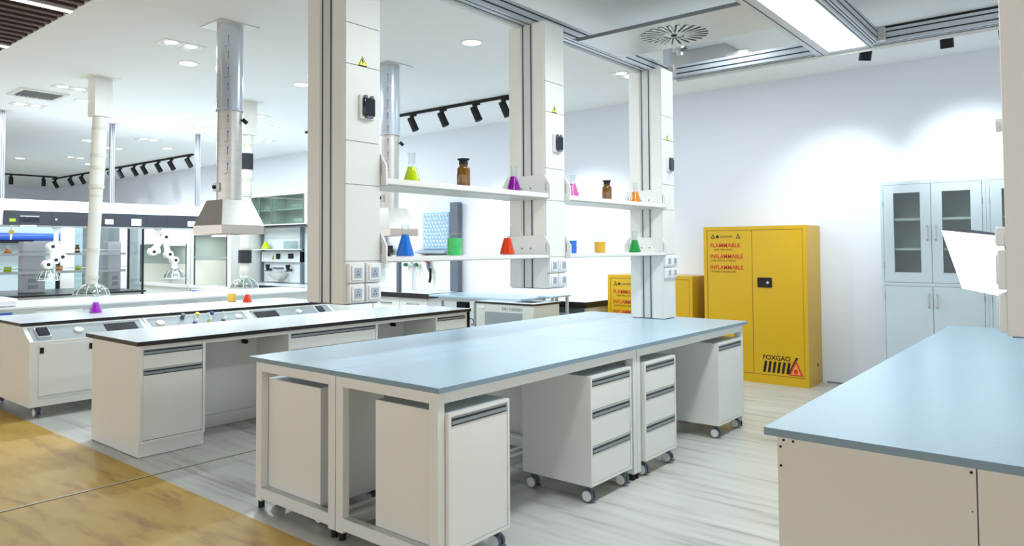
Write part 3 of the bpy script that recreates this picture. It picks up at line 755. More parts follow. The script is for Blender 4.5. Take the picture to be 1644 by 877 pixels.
# ---------------------------------------------------------------- fume canopy and hood bench
px = -10.9
for (py, lab) in ((3.05, 'slim aluminium hanging post at the left picture edge'), (4.43, 'slim aluminium hanging post just right of the near snorkel'), (5.74, 'slim aluminium hanging post between snorkel and round duct, right end of track')):
    t = thing('hanging_post', lab, 'post', (px, py, 2.12), 'slim posts holding the long canopy')
    B(px - .03, px + .03, py - .03, py + .03, 2.105, CEIL - .006).build('profile', [ALU], t, .003)
    f = MB()
    for d in (-.012, .012): f.box(px + .03, px + .0315, py + d - .005, py + d + .005, 2.11, CEIL - .01); f.box(px + d - .005, px + d + .005, py - .0315, py - .03, 2.11, CEIL - .01)
    f.build('groove', TYRE, t)
    B(px - .09, px + .09, py - .09, py + .09, CEIL - .006, CEIL).build('ceiling_plate', WHITE, t)
t = thing('fume_canopy', 'long white ceiling-hung canopy with a charcoal control fascia', 'fume hood', (-10.9, 4.65, 1.75))
MB().prism(((-11.5, 1.76), (-10.62, 1.76), (-10.60, 1.945), (-10.72, 2.10), (-11.5, 2.10)), 'y', 2.4, 6.3).build('canopy_body', mat('canopy_white', (236, 234, 236), .35), t, .004)
fa = B(-10.615, -10.585, 3.0, 6.2, 1.757, 1.945).build('fascia', BANDK, t, .002)
f = MB()
for yy in (3.55, 4.02, 4.35, 4.80, 5.1, 5.38): f.box(-10.586, -10.584, yy, yy + .004, 1.76, 1.942)
f.build('fascia_seam', BLACK, fa)
B(-10.585, -10.582, 3.06, 3.13, 1.80, 1.84).build('green_label', mat('green_label', (150, 190, 30), .5), fa)
B(-10.585, -10.578, 3.18, 3.40, 1.80, 1.86).build('display', mat('dark_display', (30, 34, 42), .15), fa, .003)
B(-10.585, -10.579, 3.18, 3.40, 1.868, 1.88).build('display_trim', ALU, fa)
MB().cyl((-10.585, 3.60, 1.84), (-10.575, 3.60, 1.84), .014).build('key_lock', ALU, fa)
q = B(-10.585, -10.57, 4.22, 4.33, 1.79, 1.86).build('white_switch', PLAST, fa, .003)
q = B(-10.585, -10.572, 4.58, 4.72, 1.775, 1.875).build('switch_plate', PLAST, fa, .003)
MB().cyl((-10.572, 4.65, 1.822), (-10.53, 4.65, 1.822), .046).build('emergency_stop', REDG, q)
q = B(-10.585, -10.572, 5.42, 5.56, 1.78, 1.86).build('white_switch', PLAST, fa, .003)
B(-10.9, -10.75, 3.28, 3.42, 1.752, 1.758).build('canopy_lamp', LEDW, t)

def arm(cy, z0, label, pts, dome_r):
    t = thing('jointed_extraction_arm', label, 'extraction arm', (-10.7, cy, 1.757), 'white jointed arms under the canopy')
    MB().cyl((-10.7, cy, 1.757), (-10.7, cy, 1.72), .05, .045).build('mount', ALU, t)
    MB().tube([(-10.7, cy, 1.73), (-10.7, cy + .005, pts[0][1])], .03, 14).build('drop_pipe', PLAST, t)
    for a, b in zip(pts, pts[1:]):
        MB().tube([(-10.68, a[0], a[1]), (-10.68, (a[0] + b[0]) / 2, (a[1] + b[1]) / 2), (-10.68, b[0], b[1])], [.052, .040, .046], 16).build('arm_tube', PLAST, t)
    for a in pts[1:-1]:
        j = MB().cyl((-10.74, a[0], a[1]), (-10.62, a[0], a[1]), .056, seg=18).build('joint', PLAST, t, .006)
        MB().cyl((-10.62, a[0], a[1]), (-10.605, a[0], a[1]), .022).build('joint_knob', BLACK, j)
    e = pts[-1]
    MB().lathe(-10.68, e[0], e[1] - .15, ((dome_r, 0), (dome_r * .97, .04), (dome_r * .8, .085), (dome_r * .5, .125), (.05, .15))).build('clear_dome', HOODG, t, solid=.004)
    f = MB()
    for k in range(10):
        an = 2 * math.pi * k / 10
        f.tube([(-10.68 + math.cos(an) * r_ * dome_r, e[0] + math.sin(an) * r_ * dome_r, e[1] - .15 + z_) for r_, z_ in ((1.01, 0), (.98, .04), (.81, .087), (.51, .127))], .003, 6)
    f.lathe(-10.68, e[0], e[1] - .15, ((dome_r, -.004), (dome_r + .005, 0), (dome_r, .004), (dome_r - .004, 0), (dome_r, -.004)))
    f.build('dome_rib', mat('rib_clear'), t)
arm(5.02, 0, 'white jointed extraction arm with clear dome left of the steel hood', [(5.03, 1.42), (4.93, 1.40), (5.11, 1.62), (5.17, 1.36), (5.26, 1.27), (5.27, 1.15)], .155)
arm(3.64, 0, 'white jointed extraction arm hanging left of the cream snorkel, dome near shelves', [(3.66, 1.50), (3.70, 1.34), (3.58, 1.48), (3.62, 1.30), (3.53, 1.24), (3.55, 1.18)], .13)
t = thing('brass_tap', 'small brass tap hanging under the left end of the canopy', 'tap', (-10.7, 3.12, 1.757))
MB().tube([(-10.7, 3.12, 1.757), (-10.7, 3.12, 1.66)], .012).build('pipe', PLAST, t)
MB().cyl((-10.7, 3.12, 1.69), (-10.7, 3.12, 1.645), .028).build('valve_body', BRASS, t)
MB().tube([(-10.7, 3.12, 1.645), (-10.7, 3.11, 1.57)], [.014, .01]).build('outlet', PLAST, t)

# bench 4 (white, below canopy)
t = thing('white_bench', 'long white bench with recessed handles behind the console bench', 'bench', (-9.8, 4.3, 0))
B(-10.4, -9.2, 2.30, 7.0, .775, .80).build('worktop', mat('white_worktop', (226, 232, 234), .18), t, .003)
B(-10.38, -9.26, 2.32, 6.95, .1, .7745).build('carcass', GREYW, t)
B(-10.36, -9.32, 2.36, 6.9, 0, .0995).build('plinth', GREYW, t)
for (ya, yb, c, w) in ((2.35, 2.72, BLUEP, 'blue drawer label strip'), (2.95, 3.45, PLAST, 'white handle'), (3.47, 4.2, ALU, 'grey handle'), (4.42, 4.90, ALU, 'grey handle')):
    o = B(-9.26, -9.25, ya, yb, .70, .735).build('handle', c, t); o['label'] = w
tag(B(-9.75, -9.24, 2.30, 2.78, .8005, .895).build('rounded_tray', mat('tray_white', (232, 232, 234), .3), None, .03), 'white raised tray with rounded corner at the far left bench', 'tray')

# black-topped bench with reagent rack
tag(worktop_mesh(-13.0, -11.35, 2.4, 5.15, .775, .80, BLACKR, BLACKR, 'worktop'), 'black worktop carrying the far reagent rack, seen under the canopy', 'worktop')
t = thing('base_cabinet', 'white cabinet run under the far black worktop', 'cabinet', (-12.2, 3.8, 0)); B(-12.95, -11.42, 2.5, 5.1, .1, .7745).build('carcass', WHITE, t); B(-12.9, -11.5, 2.55, 5.05, 0, .0995).build('plinth', SEAM, t)
t = thing('reagent_rack', 'grey two-shelf reagent rack with glass shelves on the far black worktop', 'rack', (-12.2, 4.2, .8))
RG = mat('rack_grey', (188, 192, 196), .4)
for (ya, yb) in ((3.68, 3.98), (4.88, 5.08)):
    o = B(-12.3, -12.1, ya, yb, .8005, 1.56).build('upright', RG, t, .004)
    f = MB()
    for zz in (.86, .95): f.box(-12.1, -12.095, ya + .07, ya + .07 + (yb - ya) * .45, zz, zz + .06)
    f.build('socket_plate', mat('rack_socket', (150, 154, 160), .5), o, .003)
for zz in (1.10, 1.37):
    s_ = MB()
    s_.box(-12.38, -12.02, 2.7, 5.12, zz, zz + .012); s_.build('glass_shelf', PANE, t)
    B(-12.02, -12.005, 2.7, 5.12, zz - .02, zz + .02).build('shelf_edge', RG, t)
    MB().tube([(-12.0, 2.7, zz + .06), (-12.0, 5.12, zz + .06)], .005, 8).build('guard_rail', STEEL, t)
RK = 'small glassware on the far reagent rack'
erlen(-12.15, 3.50, 1.383, .05, .12, 'orange', 'tiny orange flask on the upper far rack shelf at left', .6, RK)
beaker(-12.15, 3.50, 1.113, .05, .09, 'yellow_green', 'tiny yellow-green beaker on the lower far rack shelf at left', .8, RK)
beaker(-12.15, 4.19, 1.113, .045, .09, 'orange', 'tiny amber beaker on the lower far rack shelf in the middle', .8, RK)
beaker(-12.15, 4.46, 1.113, .045, .09, 'yellow_green', 'tiny yellow-green beaker on the lower far rack shelf beside the snorkel', .8, RK)
bottle(-12.15, 4.44, 1.383, .035, .13, 'small brown bottle on the upper far rack shelf beside the snorkel', False, RK)

# partition frame and blue roll box far behind
t = thing('blue_roll_box', 'long blue box with black underside far behind the left rack', 'box', (-14.5, 3.3, 1.6))
B(-14.7, -14.4, 1.9, 5.05, 1.60, 1.735).build('shell', BLUEP, t, .05); B(-14.68, -14.42, 1.9, 4.55, 1.56, 1.60).build('underside', BLACK, t)
B(-14.95, -14.8, 1.9, 5.5, 0.0, 2.05).build('backing_panel', mat('backing', (205, 222, 226), .3), t)
t = thing('glass_partition', 'far glass partition with thin black and white posts behind the snorkel', 'partition', (-13.6, 6.0, 0))
for (pyy, w, mt_) in ((4.70, .22, WHITE), (5.68, .13, WHITE), (5.83, .03, BLACK), (6.09, .03, BLACK)):
    B(-13.62, -13.59, pyy, pyy + w, 0.0, 2.05).build('post', mt_, t)
for (ya, yb) in ((4.92, 5.68), (5.86, 6.09)):
    B(-13.61, -13.60, ya, yb, .3, 2.0).build('pane', PANE, t)
B(-13.63, -13.58, 4.70, 6.12, 2.05, 2.12).build('head_rail', WHITE, t)

tag(B(-13.22, -13.19, 4.50, 4.56, 0, 1.40).build('slate_post', BLACK, None), 'thin black post behind the far rack, left of the cream snorkel', 'post')
# ---------------------------------------------------------------- wall fume cupboards
def cupboard(x0, x1, y, zs, ztop, label, header, shelfz=None):
    t = thing('fume_cupboard', label, 'fume hood', ((x0 + x1) / 2, y + .35, 0), 'white fume cupboards on the back wall')
    yb = BACK - .02; e = .13
    f = MB(); f.box(x0, x0 + e, y, yb, 0, ztop); f.box(x1 - e, x1, y, yb, 0, ztop); f.box(x0 + e, x1 - e, y, yb, header, ztop); f.box(x0 + e, x1 - e, y, yb, 0, zs - .06); f.box(x0 - .0, x1 + .0, y - .05, y, zs - .06, zs)
    f.box(x0 + e, x1 - e, yb - .02, yb, zs - .06, header)
    f.build('cabinet_shell', WHITE, t, .004)
    lin_ = mat('grey_lining', (200, 202, 194), .45)
    f = MB(); f.box(x0 + e, x1 - e, yb - .04, yb - .022, zs, header); f.box(x0 + e, x0 + e + .01, y + .02, yb - .04, zs, header); f.box(x1 - e - .01, x1 - e, y + .02, yb - .04, zs, header)
    f.build('lining', lin_, t)
    xc_ = (x0 + x1) / 2
    B(xc_ - .4, xc_ + .4, y + .25, y + .40, header - .03, header - .01).build('fill_strip', LEDS, t)  # glowing strip added to lighten the cupboard interior
    lamp('cupboard_fill_light', 'AREA', (xc_, y + .32, header - .04), t, 4.0, (.95, .98, 1), .8, .15)  # added fill light that brightens the dark lining
    f = MB()
    for k in range(7): f.box(x1 - e - .62, x1 - e - .12, yb - .044, yb - .04, zs + .12 + k * .12, zs + .128 + k * .12)
    f.build('baffle_slots', SEAM, t)
    f = MB(); f.box(x0 + e, x0 + e + .03, y - .004, y + .012, zs, header); f.box(x1 - e - .03, x1 - e, y - .004, y + .012, zs, header)
    f.build('sash_frame', BANDK, t)
    B(x0 + e + .03, x1 - e - .03, y + .0, y + .006, (zs + header) / 2, header).build('sash_pane', PANE, t)
    if shelfz: B(x0 + e, x1 - e, y - .006, y + .02, shelfz - .025, shelfz).build('sash_handle', ALU, t)
    return t
cupboard(-16.75, -14.35, 7.4, .70, 2.02, 'white wall fume cupboard seen behind the domed extraction arm', 1.55)
cupboard(-14.30, -12.75, 7.4, .70, 2.02, 'white wall fume cupboard seen below and behind the nearest steel hood', 1.72, 1.28)
t = thing('blue_crate', 'low blue and yellow drawer fronts under the right wall fume cupboard', 'drawer unit', (-13.3, 7.3, 0))
B(-13.80, -12.60, 7.16, 7.34, 0.0, .64).build('case', WHITE, t)
B(-13.77, -13.22, 7.145, 7.16, .53, .62).build('blue_front', BLUEP, t); B(-13.18, -12.8, 7.145, 7.16, .53, .62).build('yellow_front', mat('front_yellow', (225, 165, 20), .4), t)

# ---------------------------------------------------------------- wall counters
def counter(x0, x1, label, legs=None):
    return tag(worktop_mesh(x0, x1, 7.35, BACK - .005, .705, .775, TOPW, BLACKR, 'worktop'), label, 'worktop')
counter(-12.4, -7.36, 'back-wall sink worktop with thick black edge, left of the slate post')
counter(-6.0, -4.68, 'back-wall worktop with thick black edge beside the small yellow cabinet')
def wallcab(x0, x1, label, n, hand='bar'):
    t = thing('base_cabinet', label, 'cabinet', ((x0 + x1) / 2, 7.75, 0), 'white base cabinets along the back wall')
    B(x0, x1, 7.43, BACK - .01, .09, .704).build('carcass', WHITE, t); B(x0 + .02, x1 - .02, 7.47, BACK - .01, 0, .0895).build('plinth', WHITE, t)
    w = (x1 - x0 - .01) / n
    for k in range(n):
        a = x0 + .005 + k * w
        o = B(a + .004, a + w - .004, 7.415, 7.43, .10, .695).build('door', WHITE, t, .002)
        if hand == 'bar':
            MB().tube([(a + w * .3, 7.415, .61), (a + w * .3, 7.395, .61), (a + w * .7, 7.395, .61), (a + w * .7, 7.415, .61)], .007, 8).build('handle', TYRE, o)
        else: B(a + .02, a + w - .02, 7.405, 7.415, .63, .69).build('handle', SEAM, o)
for (xa, xb) in ((-12.35, -11.12), (-11.1, -9.85), (-9.83, -8.62), (-8.60, -7.42)):
    wallcab(xa, xb, {-12.35: 'white base cabinet below the far sink panel with black switches', -11.1: 'white base cabinet hidden behind the nearest white column', -9.83: 'white base cabinet just right of the nearest column', -8.60: 'white base cabinet with two bar handles under the tap panel'}[xa], 2)
wallcab(-5.95, -4.72, 'white base cabinet with grey recessed handles beside the small yellow cabinet', 2, 'rec')

# wall panel with taps, between the slate posts
t = thing('sink_panel', 'white splash panel behind the sink worktop, carrying the gooseneck tap', 'panel', (-8.3, 8.0, .776))
B(-9.6, -7.55, 8.06, 8.09, .776, 1.32).build('board', WHITE, t, .003)
tag(B(-8.02, -7.97, 7.36, 7.42, .776, 1.36).build('slate_post', DARKPOST, None), 'slim slate-grey post at the front edge of the sink worktop', 'post')
tag(B(-7.52, -7.36, 8.0, 8.09, .776, 2.13).build('slate_post', DARKPOST, None, .003), 'wide slate-grey post standing at the right end of the sink worktop', 'post')
t = thing('pegboard', 'pale blue peg drying board on the back wall behind the green beaker', 'drying rack', (-7.9, 8.0, 1.4))
B(-8.19, -7.62, 8.08, 8.12, 1.42, 1.99).build('board', LBLUE, t, .006)
f = MB()
for i in range(8):
    for j in range(9):
        xx = -8.15 + i * .07 + (j % 2) * .03; zz = 1.47 + j * .058
        f.cyl((xx, 8.08, zz), (xx + .004, 8.045, zz + .015), .016, .011, 8)
f.build('peg', mat('peg_white', (244, 248, 252), .4), t)
MB().prism(((8.12, 1.42), (7.96, 1.38), (7.96, 1.36), (8.12, 1.33)), 'x', -8.25, -7.60).build('drip_tray', mat('tray_grey', (160, 172, 182), .4), t)
t = thing('gooseneck_tap', 'chrome gooseneck tap with green handles on the sink panel', 'tap', (-8.35, 8.03, 1.1))
MB().tube([(-8.35, 8.05, 1.17), (-8.35, 7.98, 1.20), (-8.35, 7.97, 1.33), (-8.39, 7.97, 1.36), (-8.55, 7.97, 1.36), (-8.60, 7.97, 1.33), (-8.60, 7.97, 1.28)], .012).build('spout', STEEL, t)
for (xx, c) in ((-8.48, 'g'), (-8.24, 'g')):
    MB().cyl((xx, 8.0, 1.17), (xx, 7.95, 1.17), .032, .026, 8).build('handle', mat('tap_green', (40, 120, 84), .4), t)
MB().tube([(-8.53, 8.02, 1.17), (-8.19, 8.02, 1.17)], .018).build('manifold', STEEL, t)
for xx in (-8.46, -8.26): MB().tube([(xx, 8.03, 1.15), (xx, 8.0, .98)], .009).build('outlet', PLAST, t)
MB().tube([(-8.36, 8.03, 1.15), (-8.37, 8.03, .78)], .009).build('drain_hose', ALU, t)
t = thing('eyewash_sprayer', 'red-headed hand sprayer with black hose on the sink panel', 'sprayer', (-7.98, 8.0, 1.3))
MB().cyl((-8.02, 8.0, 1.21), (-8.01, 8.0, 1.32), .04, .03).build('head', REDG, t)
MB().tube([(-8.01, 8.02, 1.21), (-7.98, 8.0, 1.12), (-7.94, 8.0, 1.06)], [.032, .026, .02]).build('grip', DARKPOST, t)
MB().tube([(-7.94, 8.0, 1.12), (-7.94, 8.0, .97), (-7.96, 8.0, .90)], .02).build('hose', BLACK, t)
t = thing('electric_socket', 'black wall socket with cup below on the panel beside the blue flask', 'socket', (-9.0, 8.04, 1.3))
B(-9.06, -8.86, 8.02, 8.058, 1.36, 1.48).build('housing', BLACK, t, .006); B(-9.02, -8.90, 7.98, 8.03, 1.28, 1.36).build('plug', BLACK, t, .01); MB().cyl((-8.96, 8.0, 1.12), (-8.96, 8.0, 1.27), .045, .05).build('cup', GLASS, t)
# paper towel box behind first column
t = thing('towel_dispenser', 'white wall dispenser just right of the nearest column, under the shelf', 'dispenser', (-9.3, 8.0, 1.1))
B(-9.70, -9.08, 7.8, 8.058, 1.10, 1.33).build('shell', GREYW, t, .01); MB().cyl((-9.36, 7.8, 1.17), (-9.36, 7.78, 1.17), .025).build('lock', BLACK, t)
t = thing('instrument_box', 'white wall-mounted box with grey front behind the rear steel hood', 'wall box', (-9.4, 7.9, 1.45))
B(-10.0, -9.08, 7.72, 8.10, 1.62, 1.78).build('shell', PLAST, t, .006); B(-10.0, -9.08, 7.8, 8.10, 1.40, 1.615).build('front', GREYW, t); B(-9.55, -9.4, 7.79, 7.8, 1.43, 1.55).build('dark_socket', TYRE, t)

# left wall zone: glass cupboards, sink panel
t = thing('glazed_cupboard', 'white wall cupboard with green-grey glass doors left of the nearest column', 'cupboard', (-12.2, 7.9, 1.88))
f = MB(); x0, x1 = -12.74, -10.9
f.box(x0, x1, BACK - .04, BACK - .01, 1.88, 2.46); f.box(x0, x1, 7.78, BACK - .04, 1.88, 1.90); f.box(x0, x1, 7.78, BACK - .04, 2.44, 2.46)
for xx in (x0, -11.98, x1 - .02): f.box(xx, xx + .03, 7.78, BACK - .04, 1.90, 2.44)
f.build('carcass', WHITE, t); B(x0 + .03, x1 - .03, 7.80, BACK - .04, 2.16, 2.18).build('shelf_board', WHITE, t)
for (xa, xb) in ((x0 + .03, -12.36), (-12.35, -11.98), (-11.95, x1 - .02)):
    o = B(xa, xb, 7.765, 7.772, 1.905, 2.435).build('glass_door', glass_mat('green_pane', (232, 242, 238), extra=.06, tr=.94) if 'green_pane' not in MATS else MATS['green_pane'], t)
    f = MB(); 
    for q in ((xa, xa + .012, 1.905, 2.435), (xb - .012, xb, 1.905, 2.435)): f.box(q[0], q[1], 7.762, 7.776, q[2], q[3])
    f.build('door_edge', SEAM, o)
B(x0, x1, 7.79, 7.81, 1.855, 1.878).build('black_base_strip', BLACK, t)
t = thing('utility_panel', 'pale utility panel with black switches, taps and steel cup sink', 'panel', (-11.9, 8.05, .8))
B(-12.65, -10.9, 8.06, 8.10, .79, 1.84).build('board', GREYW, t); B(-12.68, -12.64, 8.0, 8.1, .79, 1.84).build('left_post', DARKPOST, t); B(-11.36, -11.30, 8.0, 8.1, .79, 1.84).build('right_post', DARKPOST, t)
B(-12.70, -11.3, 7.86, 8.06, 1.41, 1.43).build('shelf_board', WHITE, t)
B(-12.70, -11.3, 8.0, 8.06, 1.18, 1.38).build('switch_strip', GREYW, t, .003)
B(-12.12, -11.99, 7.985, 8.0, 1.24, 1.34).build('black_switch', BLACK, t); B(-11.72, -11.56, 7.985, 8.0, 1.25, 1.34).build('black_switch', BLACK, t)
MB().prism(((-12.27, 1.23), (-12.19, 1.23), (-12.23, 1.31)), 'y', 7.994, 8.0).build('warning_label', mat('label_olive', (120, 130, 60), .5), t)
for xx in (-12.38, -11.70):
    o = MB().cyl((xx, 8.06, 1.03), (xx, 7.95, 1.03), .02).build('tap', ALUD, t); MB().cyl((xx, 7.97, 1.05), (xx, 7.97, 1.13), .035, .045, 8).build('tap_handle', BLACK, o); MB().tube([(xx - .08, 7.97, 1.01), (xx + .12, 7.97, 1.01)], .012).build('tap_bar', TYRE, o)
MB().tube([(-12.17, 7.98, 1.06), (-11.87, 7.98, 1.06)], .02).build('manifold', TYRE, t)
f = MB(); f.lathe(-12.0, 7.98, .84, ((.0, 0), (.10, .01), (.19, .09), (.2, .13), (.18, .13), (.1, .04), (0, .03))); f.build('cup_sink', STEEL, t)
erlen(-12.42, 7.95, 1.4305, .09, .18, 'yellow_green', 'small yellow-green flask on the narrow wall shelf left of the nearest column', .8)
t = thing('clear_tray', 'clear box on the narrow wall shelf right of the yellow-green flask', 'box', (-11.6, 7.95, 1.43)); B(-11.72, -11.40, 7.88, 7.98, 1.432, 1.58).build('walls', PANE, t)

# ---------------------------------------------------------------- drying oven and blue tables
t = thing('drying_cabinet', 'white floor cabinet with black-edged top and window, behind the island', 'cabinet', (-5.12, 6.6, 0))
ox0, ox1, oy0, oy1 = -5.58, -4.72, 6.36, 6.86
f = MB(); f.box(ox0 + .01, ox1 - .01, oy0 + .01, oy1, .05, .79); f.build('body', mat('ivory_enamel', (214, 216, 208), .4), t, .003)
worktop_mesh(ox0, ox1, oy0, oy1 + .03, .791, .812, TOPW, BLACKR, 'top_board', t)
B(ox0 + .5, ox0 + .74, oy0 + .12, oy0 + .36, .812, .814).build('dark_recess', BLACK, t)
B(ox0 + .06, ox0 + .14, oy0 + .004, oy0 + .01, .73, .765).build('label_plate', PLAST, t)
f = MB(); f.box(ox0 + .15, ox1 - .17, oy0 + .002, oy0 + .01, .30, .70); f.build('window', mat('oven_window', (150, 160, 162), .2), t, .002)
text_mesh('DRY FURNISH', .052, t, (ox0 + .40, oy0 + .009, .722), '-y', SEAM, 'lettering', .0008, 0.9)
t = thing('slab_table', 'thin pale blue slab table behind the black-edged bench end', 'table', (-5.85, 7.0, 0))
B(-6.6, -5.1, 6.62, 7.28, .812, .836).build('slab', TOPB, t, .002)
for (lx, ly) in ((-6.5, 6.70), (-5.2, 6.95), (-6.5, 7.2), (-5.25, 7.2)): B(lx, lx + .05, ly, ly + .05, 0, .811).build('leg', GREYW, t)
B(-6.45, -5.2, 6.70, 6.74, .76, .811).build('rail', GREYW, t)
t = thing('slab_table', 'second pale blue slab overlapping the table edge, just left of the rear yellow cabinet', 'table', (-5.2, 7.1, 0))
B(-5.08, -4.86, 6.92, 7.30, .842, .862).build('slab', TOPB, t, .002)
for (lx, ly) in ((-5.06, 6.95), (-4.91, 6.95), (-5.06, 7.25), (-4.91, 7.25)): B(lx, lx + .03, ly, ly + .03, 0, .8415).build('leg', GREYW, t)
for (xx, w) in ((-6.33, 'left'), (-5.98, 'right')):
    tag(B(xx, xx + .17, 6.85, 7.1, .0, .74).build('black_case', BLACK, None, .01), 'black case standing under the pale blue slab table, the %s one' % w, 'case', 'black cases under the slab table')
t = thing('cable_hook', 'small metal hook with cable beside the far end of the black-edged bench', 'hook', (-4.98, 5.66, .6))
tag(B(-5.66, -5.60, 6.36, 6.8, 0, .80).build('side_panel', GREYW, None), 'grey side panel just left of the drying cabinet', 'panel')
MB().tube([(-4.99, 5.615, .70), (-4.99, 5.65, .69), (-4.99, 5.67, .66), (-4.99, 5.65, .63), (-4.99, 5.625, .64)], .006, 8).build('hook', TYRE, t)

# ---------------------------------------------------------------- yellow safety cabinets
def safety_text(parent, x0, zt, face, s=1.0):
    for k, xx in ((0, x0 + .02), (1, x0 + .30 * s)):
        MB().prism(((xx, zt - .05), (xx + .05, zt - .05), (xx + .025, zt)), 'y', face - .0015, face).build('hazard_triangle', BLACK, parent)
        MB().prism(((xx + .013, zt - .042), (xx + .037, zt - .042), (xx + .025, zt - .017)), 'y', face - .0022, face - .0015).build('triangle_centre', YEL, parent)
    MB().cyl((x0 + .095, face, zt - .03), (x0 + .095, face - .002, zt - .03), .016).build('round_mark', BLACK, parent)
    text_mesh('CAUTION', .030, parent, (x0 + .125, face - .001, zt - .04), '-y', BLACK, 'lettering', .0006)
    for k, (a, b, ind) in enumerate((('FLAMMABLE', 'KEEP FIRE AWAY', .035), ('INFLAMMABLE', 'SUBSTANCE CABINET', 0), ('INFLAMMABLE', 'MATIERES DANGEREUSES', 0))):
        z = zt - .145 - k * .12
        text_mesh(a, .062, parent, (x0 + .01, face - .001, z), '-y', RED, 'lettering', .0006, .92 if k else 1.0, .0012)
        text_mesh(b, .026, parent, (x0 + .02 + ind, face - .001, z - .035), '-y', mat('brown_print', (110, 60, 15), .6), 'lettering', .0006, 1.1 if k < 2 else .95)
def yellow_cabinet(x0, x1, y0, y1, h, label, full, base=.07):
    t = thing('safety_cabinet', label, 'cabinet', ((x0 + x1) / 2, (y0 + y1) / 2, 0), 'yellow flammable storage cabinets')
    f = MB(); e = .038
    f.box(x0, x1, y0 + .02, y1, 0.0, h); f.box(x0, x0 + e, y0, y0 + .02, 0, h); f.box(x1 - e, x1, y0, y0 + .02, 0, h); f.box(x0 + e, x1 - e, y0, y0 + .02, h - e, h); f.box(x0 + e, x1 - e, y0, y0 + .02, 0, base + .02)
    f.build('body', YEL, t, 0)
    xm = x0 + (x1 - x0) * .49
    a = (x0 + e + .005, xm - .003); b = (xm + .003, x1 - e - .005)
    zb, zt = base + .025, h - e - .005
    dl = B(a[0], a[1], y0 + .003, y0 + .019, zb, zt).build('door', YEL, t, .002); dr = B(b[0], b[1], y0 + .003, y0 + .019, zb, zt).build('door', YEL, t, .002)
    safety_text(dl, a[0] + .02, zt - .035, y0 + .003, 1.0)
    if full:
        hz = 1.055; q = B(xm + .055, xm + .205, y0 - .012, y0 + .003, hz - .052, hz + .052).build('handle', BLACK, dr, .008)
        MB().cyl((xm + .165, y0 - .012, hz), (xm + .165, y0 - .018, hz), .014).build('lock', STEEL, dr)
        lx, lz = x1 - .46, .165
        text_mesh('FOXGAO', .068, dr, (lx, y0 + .002, lz + .088), '-y', BLACK, 'lettering', .0006, .98, .0012)
        f = MB(); 
        for k in range(6):
            xa = lx + .0 + k * .047
            f.prism(((xa, lz - .045), (xa + .026, lz - .045), (xa + .046, lz + .072), (xa + .020, lz + .072)), 'y', y0 + .0015, y0 + .003)
        f.prism(((lx + .25, lz - .045), (lx + .27, lz - .045), (lx + .36, lz + .13), (lx + .335, lz + .13)), 'y', y0 + .0015, y0 + .003)
        f.build('stripes', BLACK, dr)
        f = MB(); tr = ((lx + .26, lz - .055), (lx + .405, lz - .055), (lx + .335, lz + .105)); f.prism(tr, 'y', y0 + .0005, y0 + .0022); f.build('flame_triangle', RED, dr)
        f = MB(); f.prism(((lx + .284, lz - .042), (lx + .382, lz - .042), (lx + .335, lz + .068)), 'y', y0 - .0003, y0 + .0005); f.build('triangle_face', mat('sign_orange', (236, 150, 60), .5), dr)
        f = MB(); f.lathe(0, 0, 0, ((0, 0),)); f = MB(); f.prism([(lx + .333 + .024 * math.cos(k * .52) * (1 if k % 2 else .8), lz - .012 + .026 * math.sin(k * .52)) for k in range(12)], 'y', y0 - .001, y0 - .0003); f.build('flame', RED, dr)
        MB().cyl((x1, y0 + .30, .2), (x1 + .006, y0 + .30, .2), .02).build('vent_bung', YELD, t)
    f = MB()
    for q in ((a[0] - .005, a[0], zb, zt), (b[1], b[1] + .005, zb, zt)): f.box(q[0], q[1], y0 + .004, y0 + .02, q[2], q[3])
    f.box(a[1], b[0], y0 + .005, y0 + .02, zb, zt); f.box(a[0], b[1], y0 + .004, y0 + .02, zt, zt + .005); f.box(a[0], b[1], y0 + .004, y0 + .02, zb - .005, zb)
    f.build('seam', YELD, t)
    return t
yellow_cabinet(-3.335, -2.245, 7.662, 8.122, 1.65, 'tall yellow two-door flammable storage cabinet with black handle', True)
yellow_cabinet(-4.565, -3.475, 7.662, 8.122, 1.10, 'low yellow flammable storage cabinet partly behind the rear column', False)

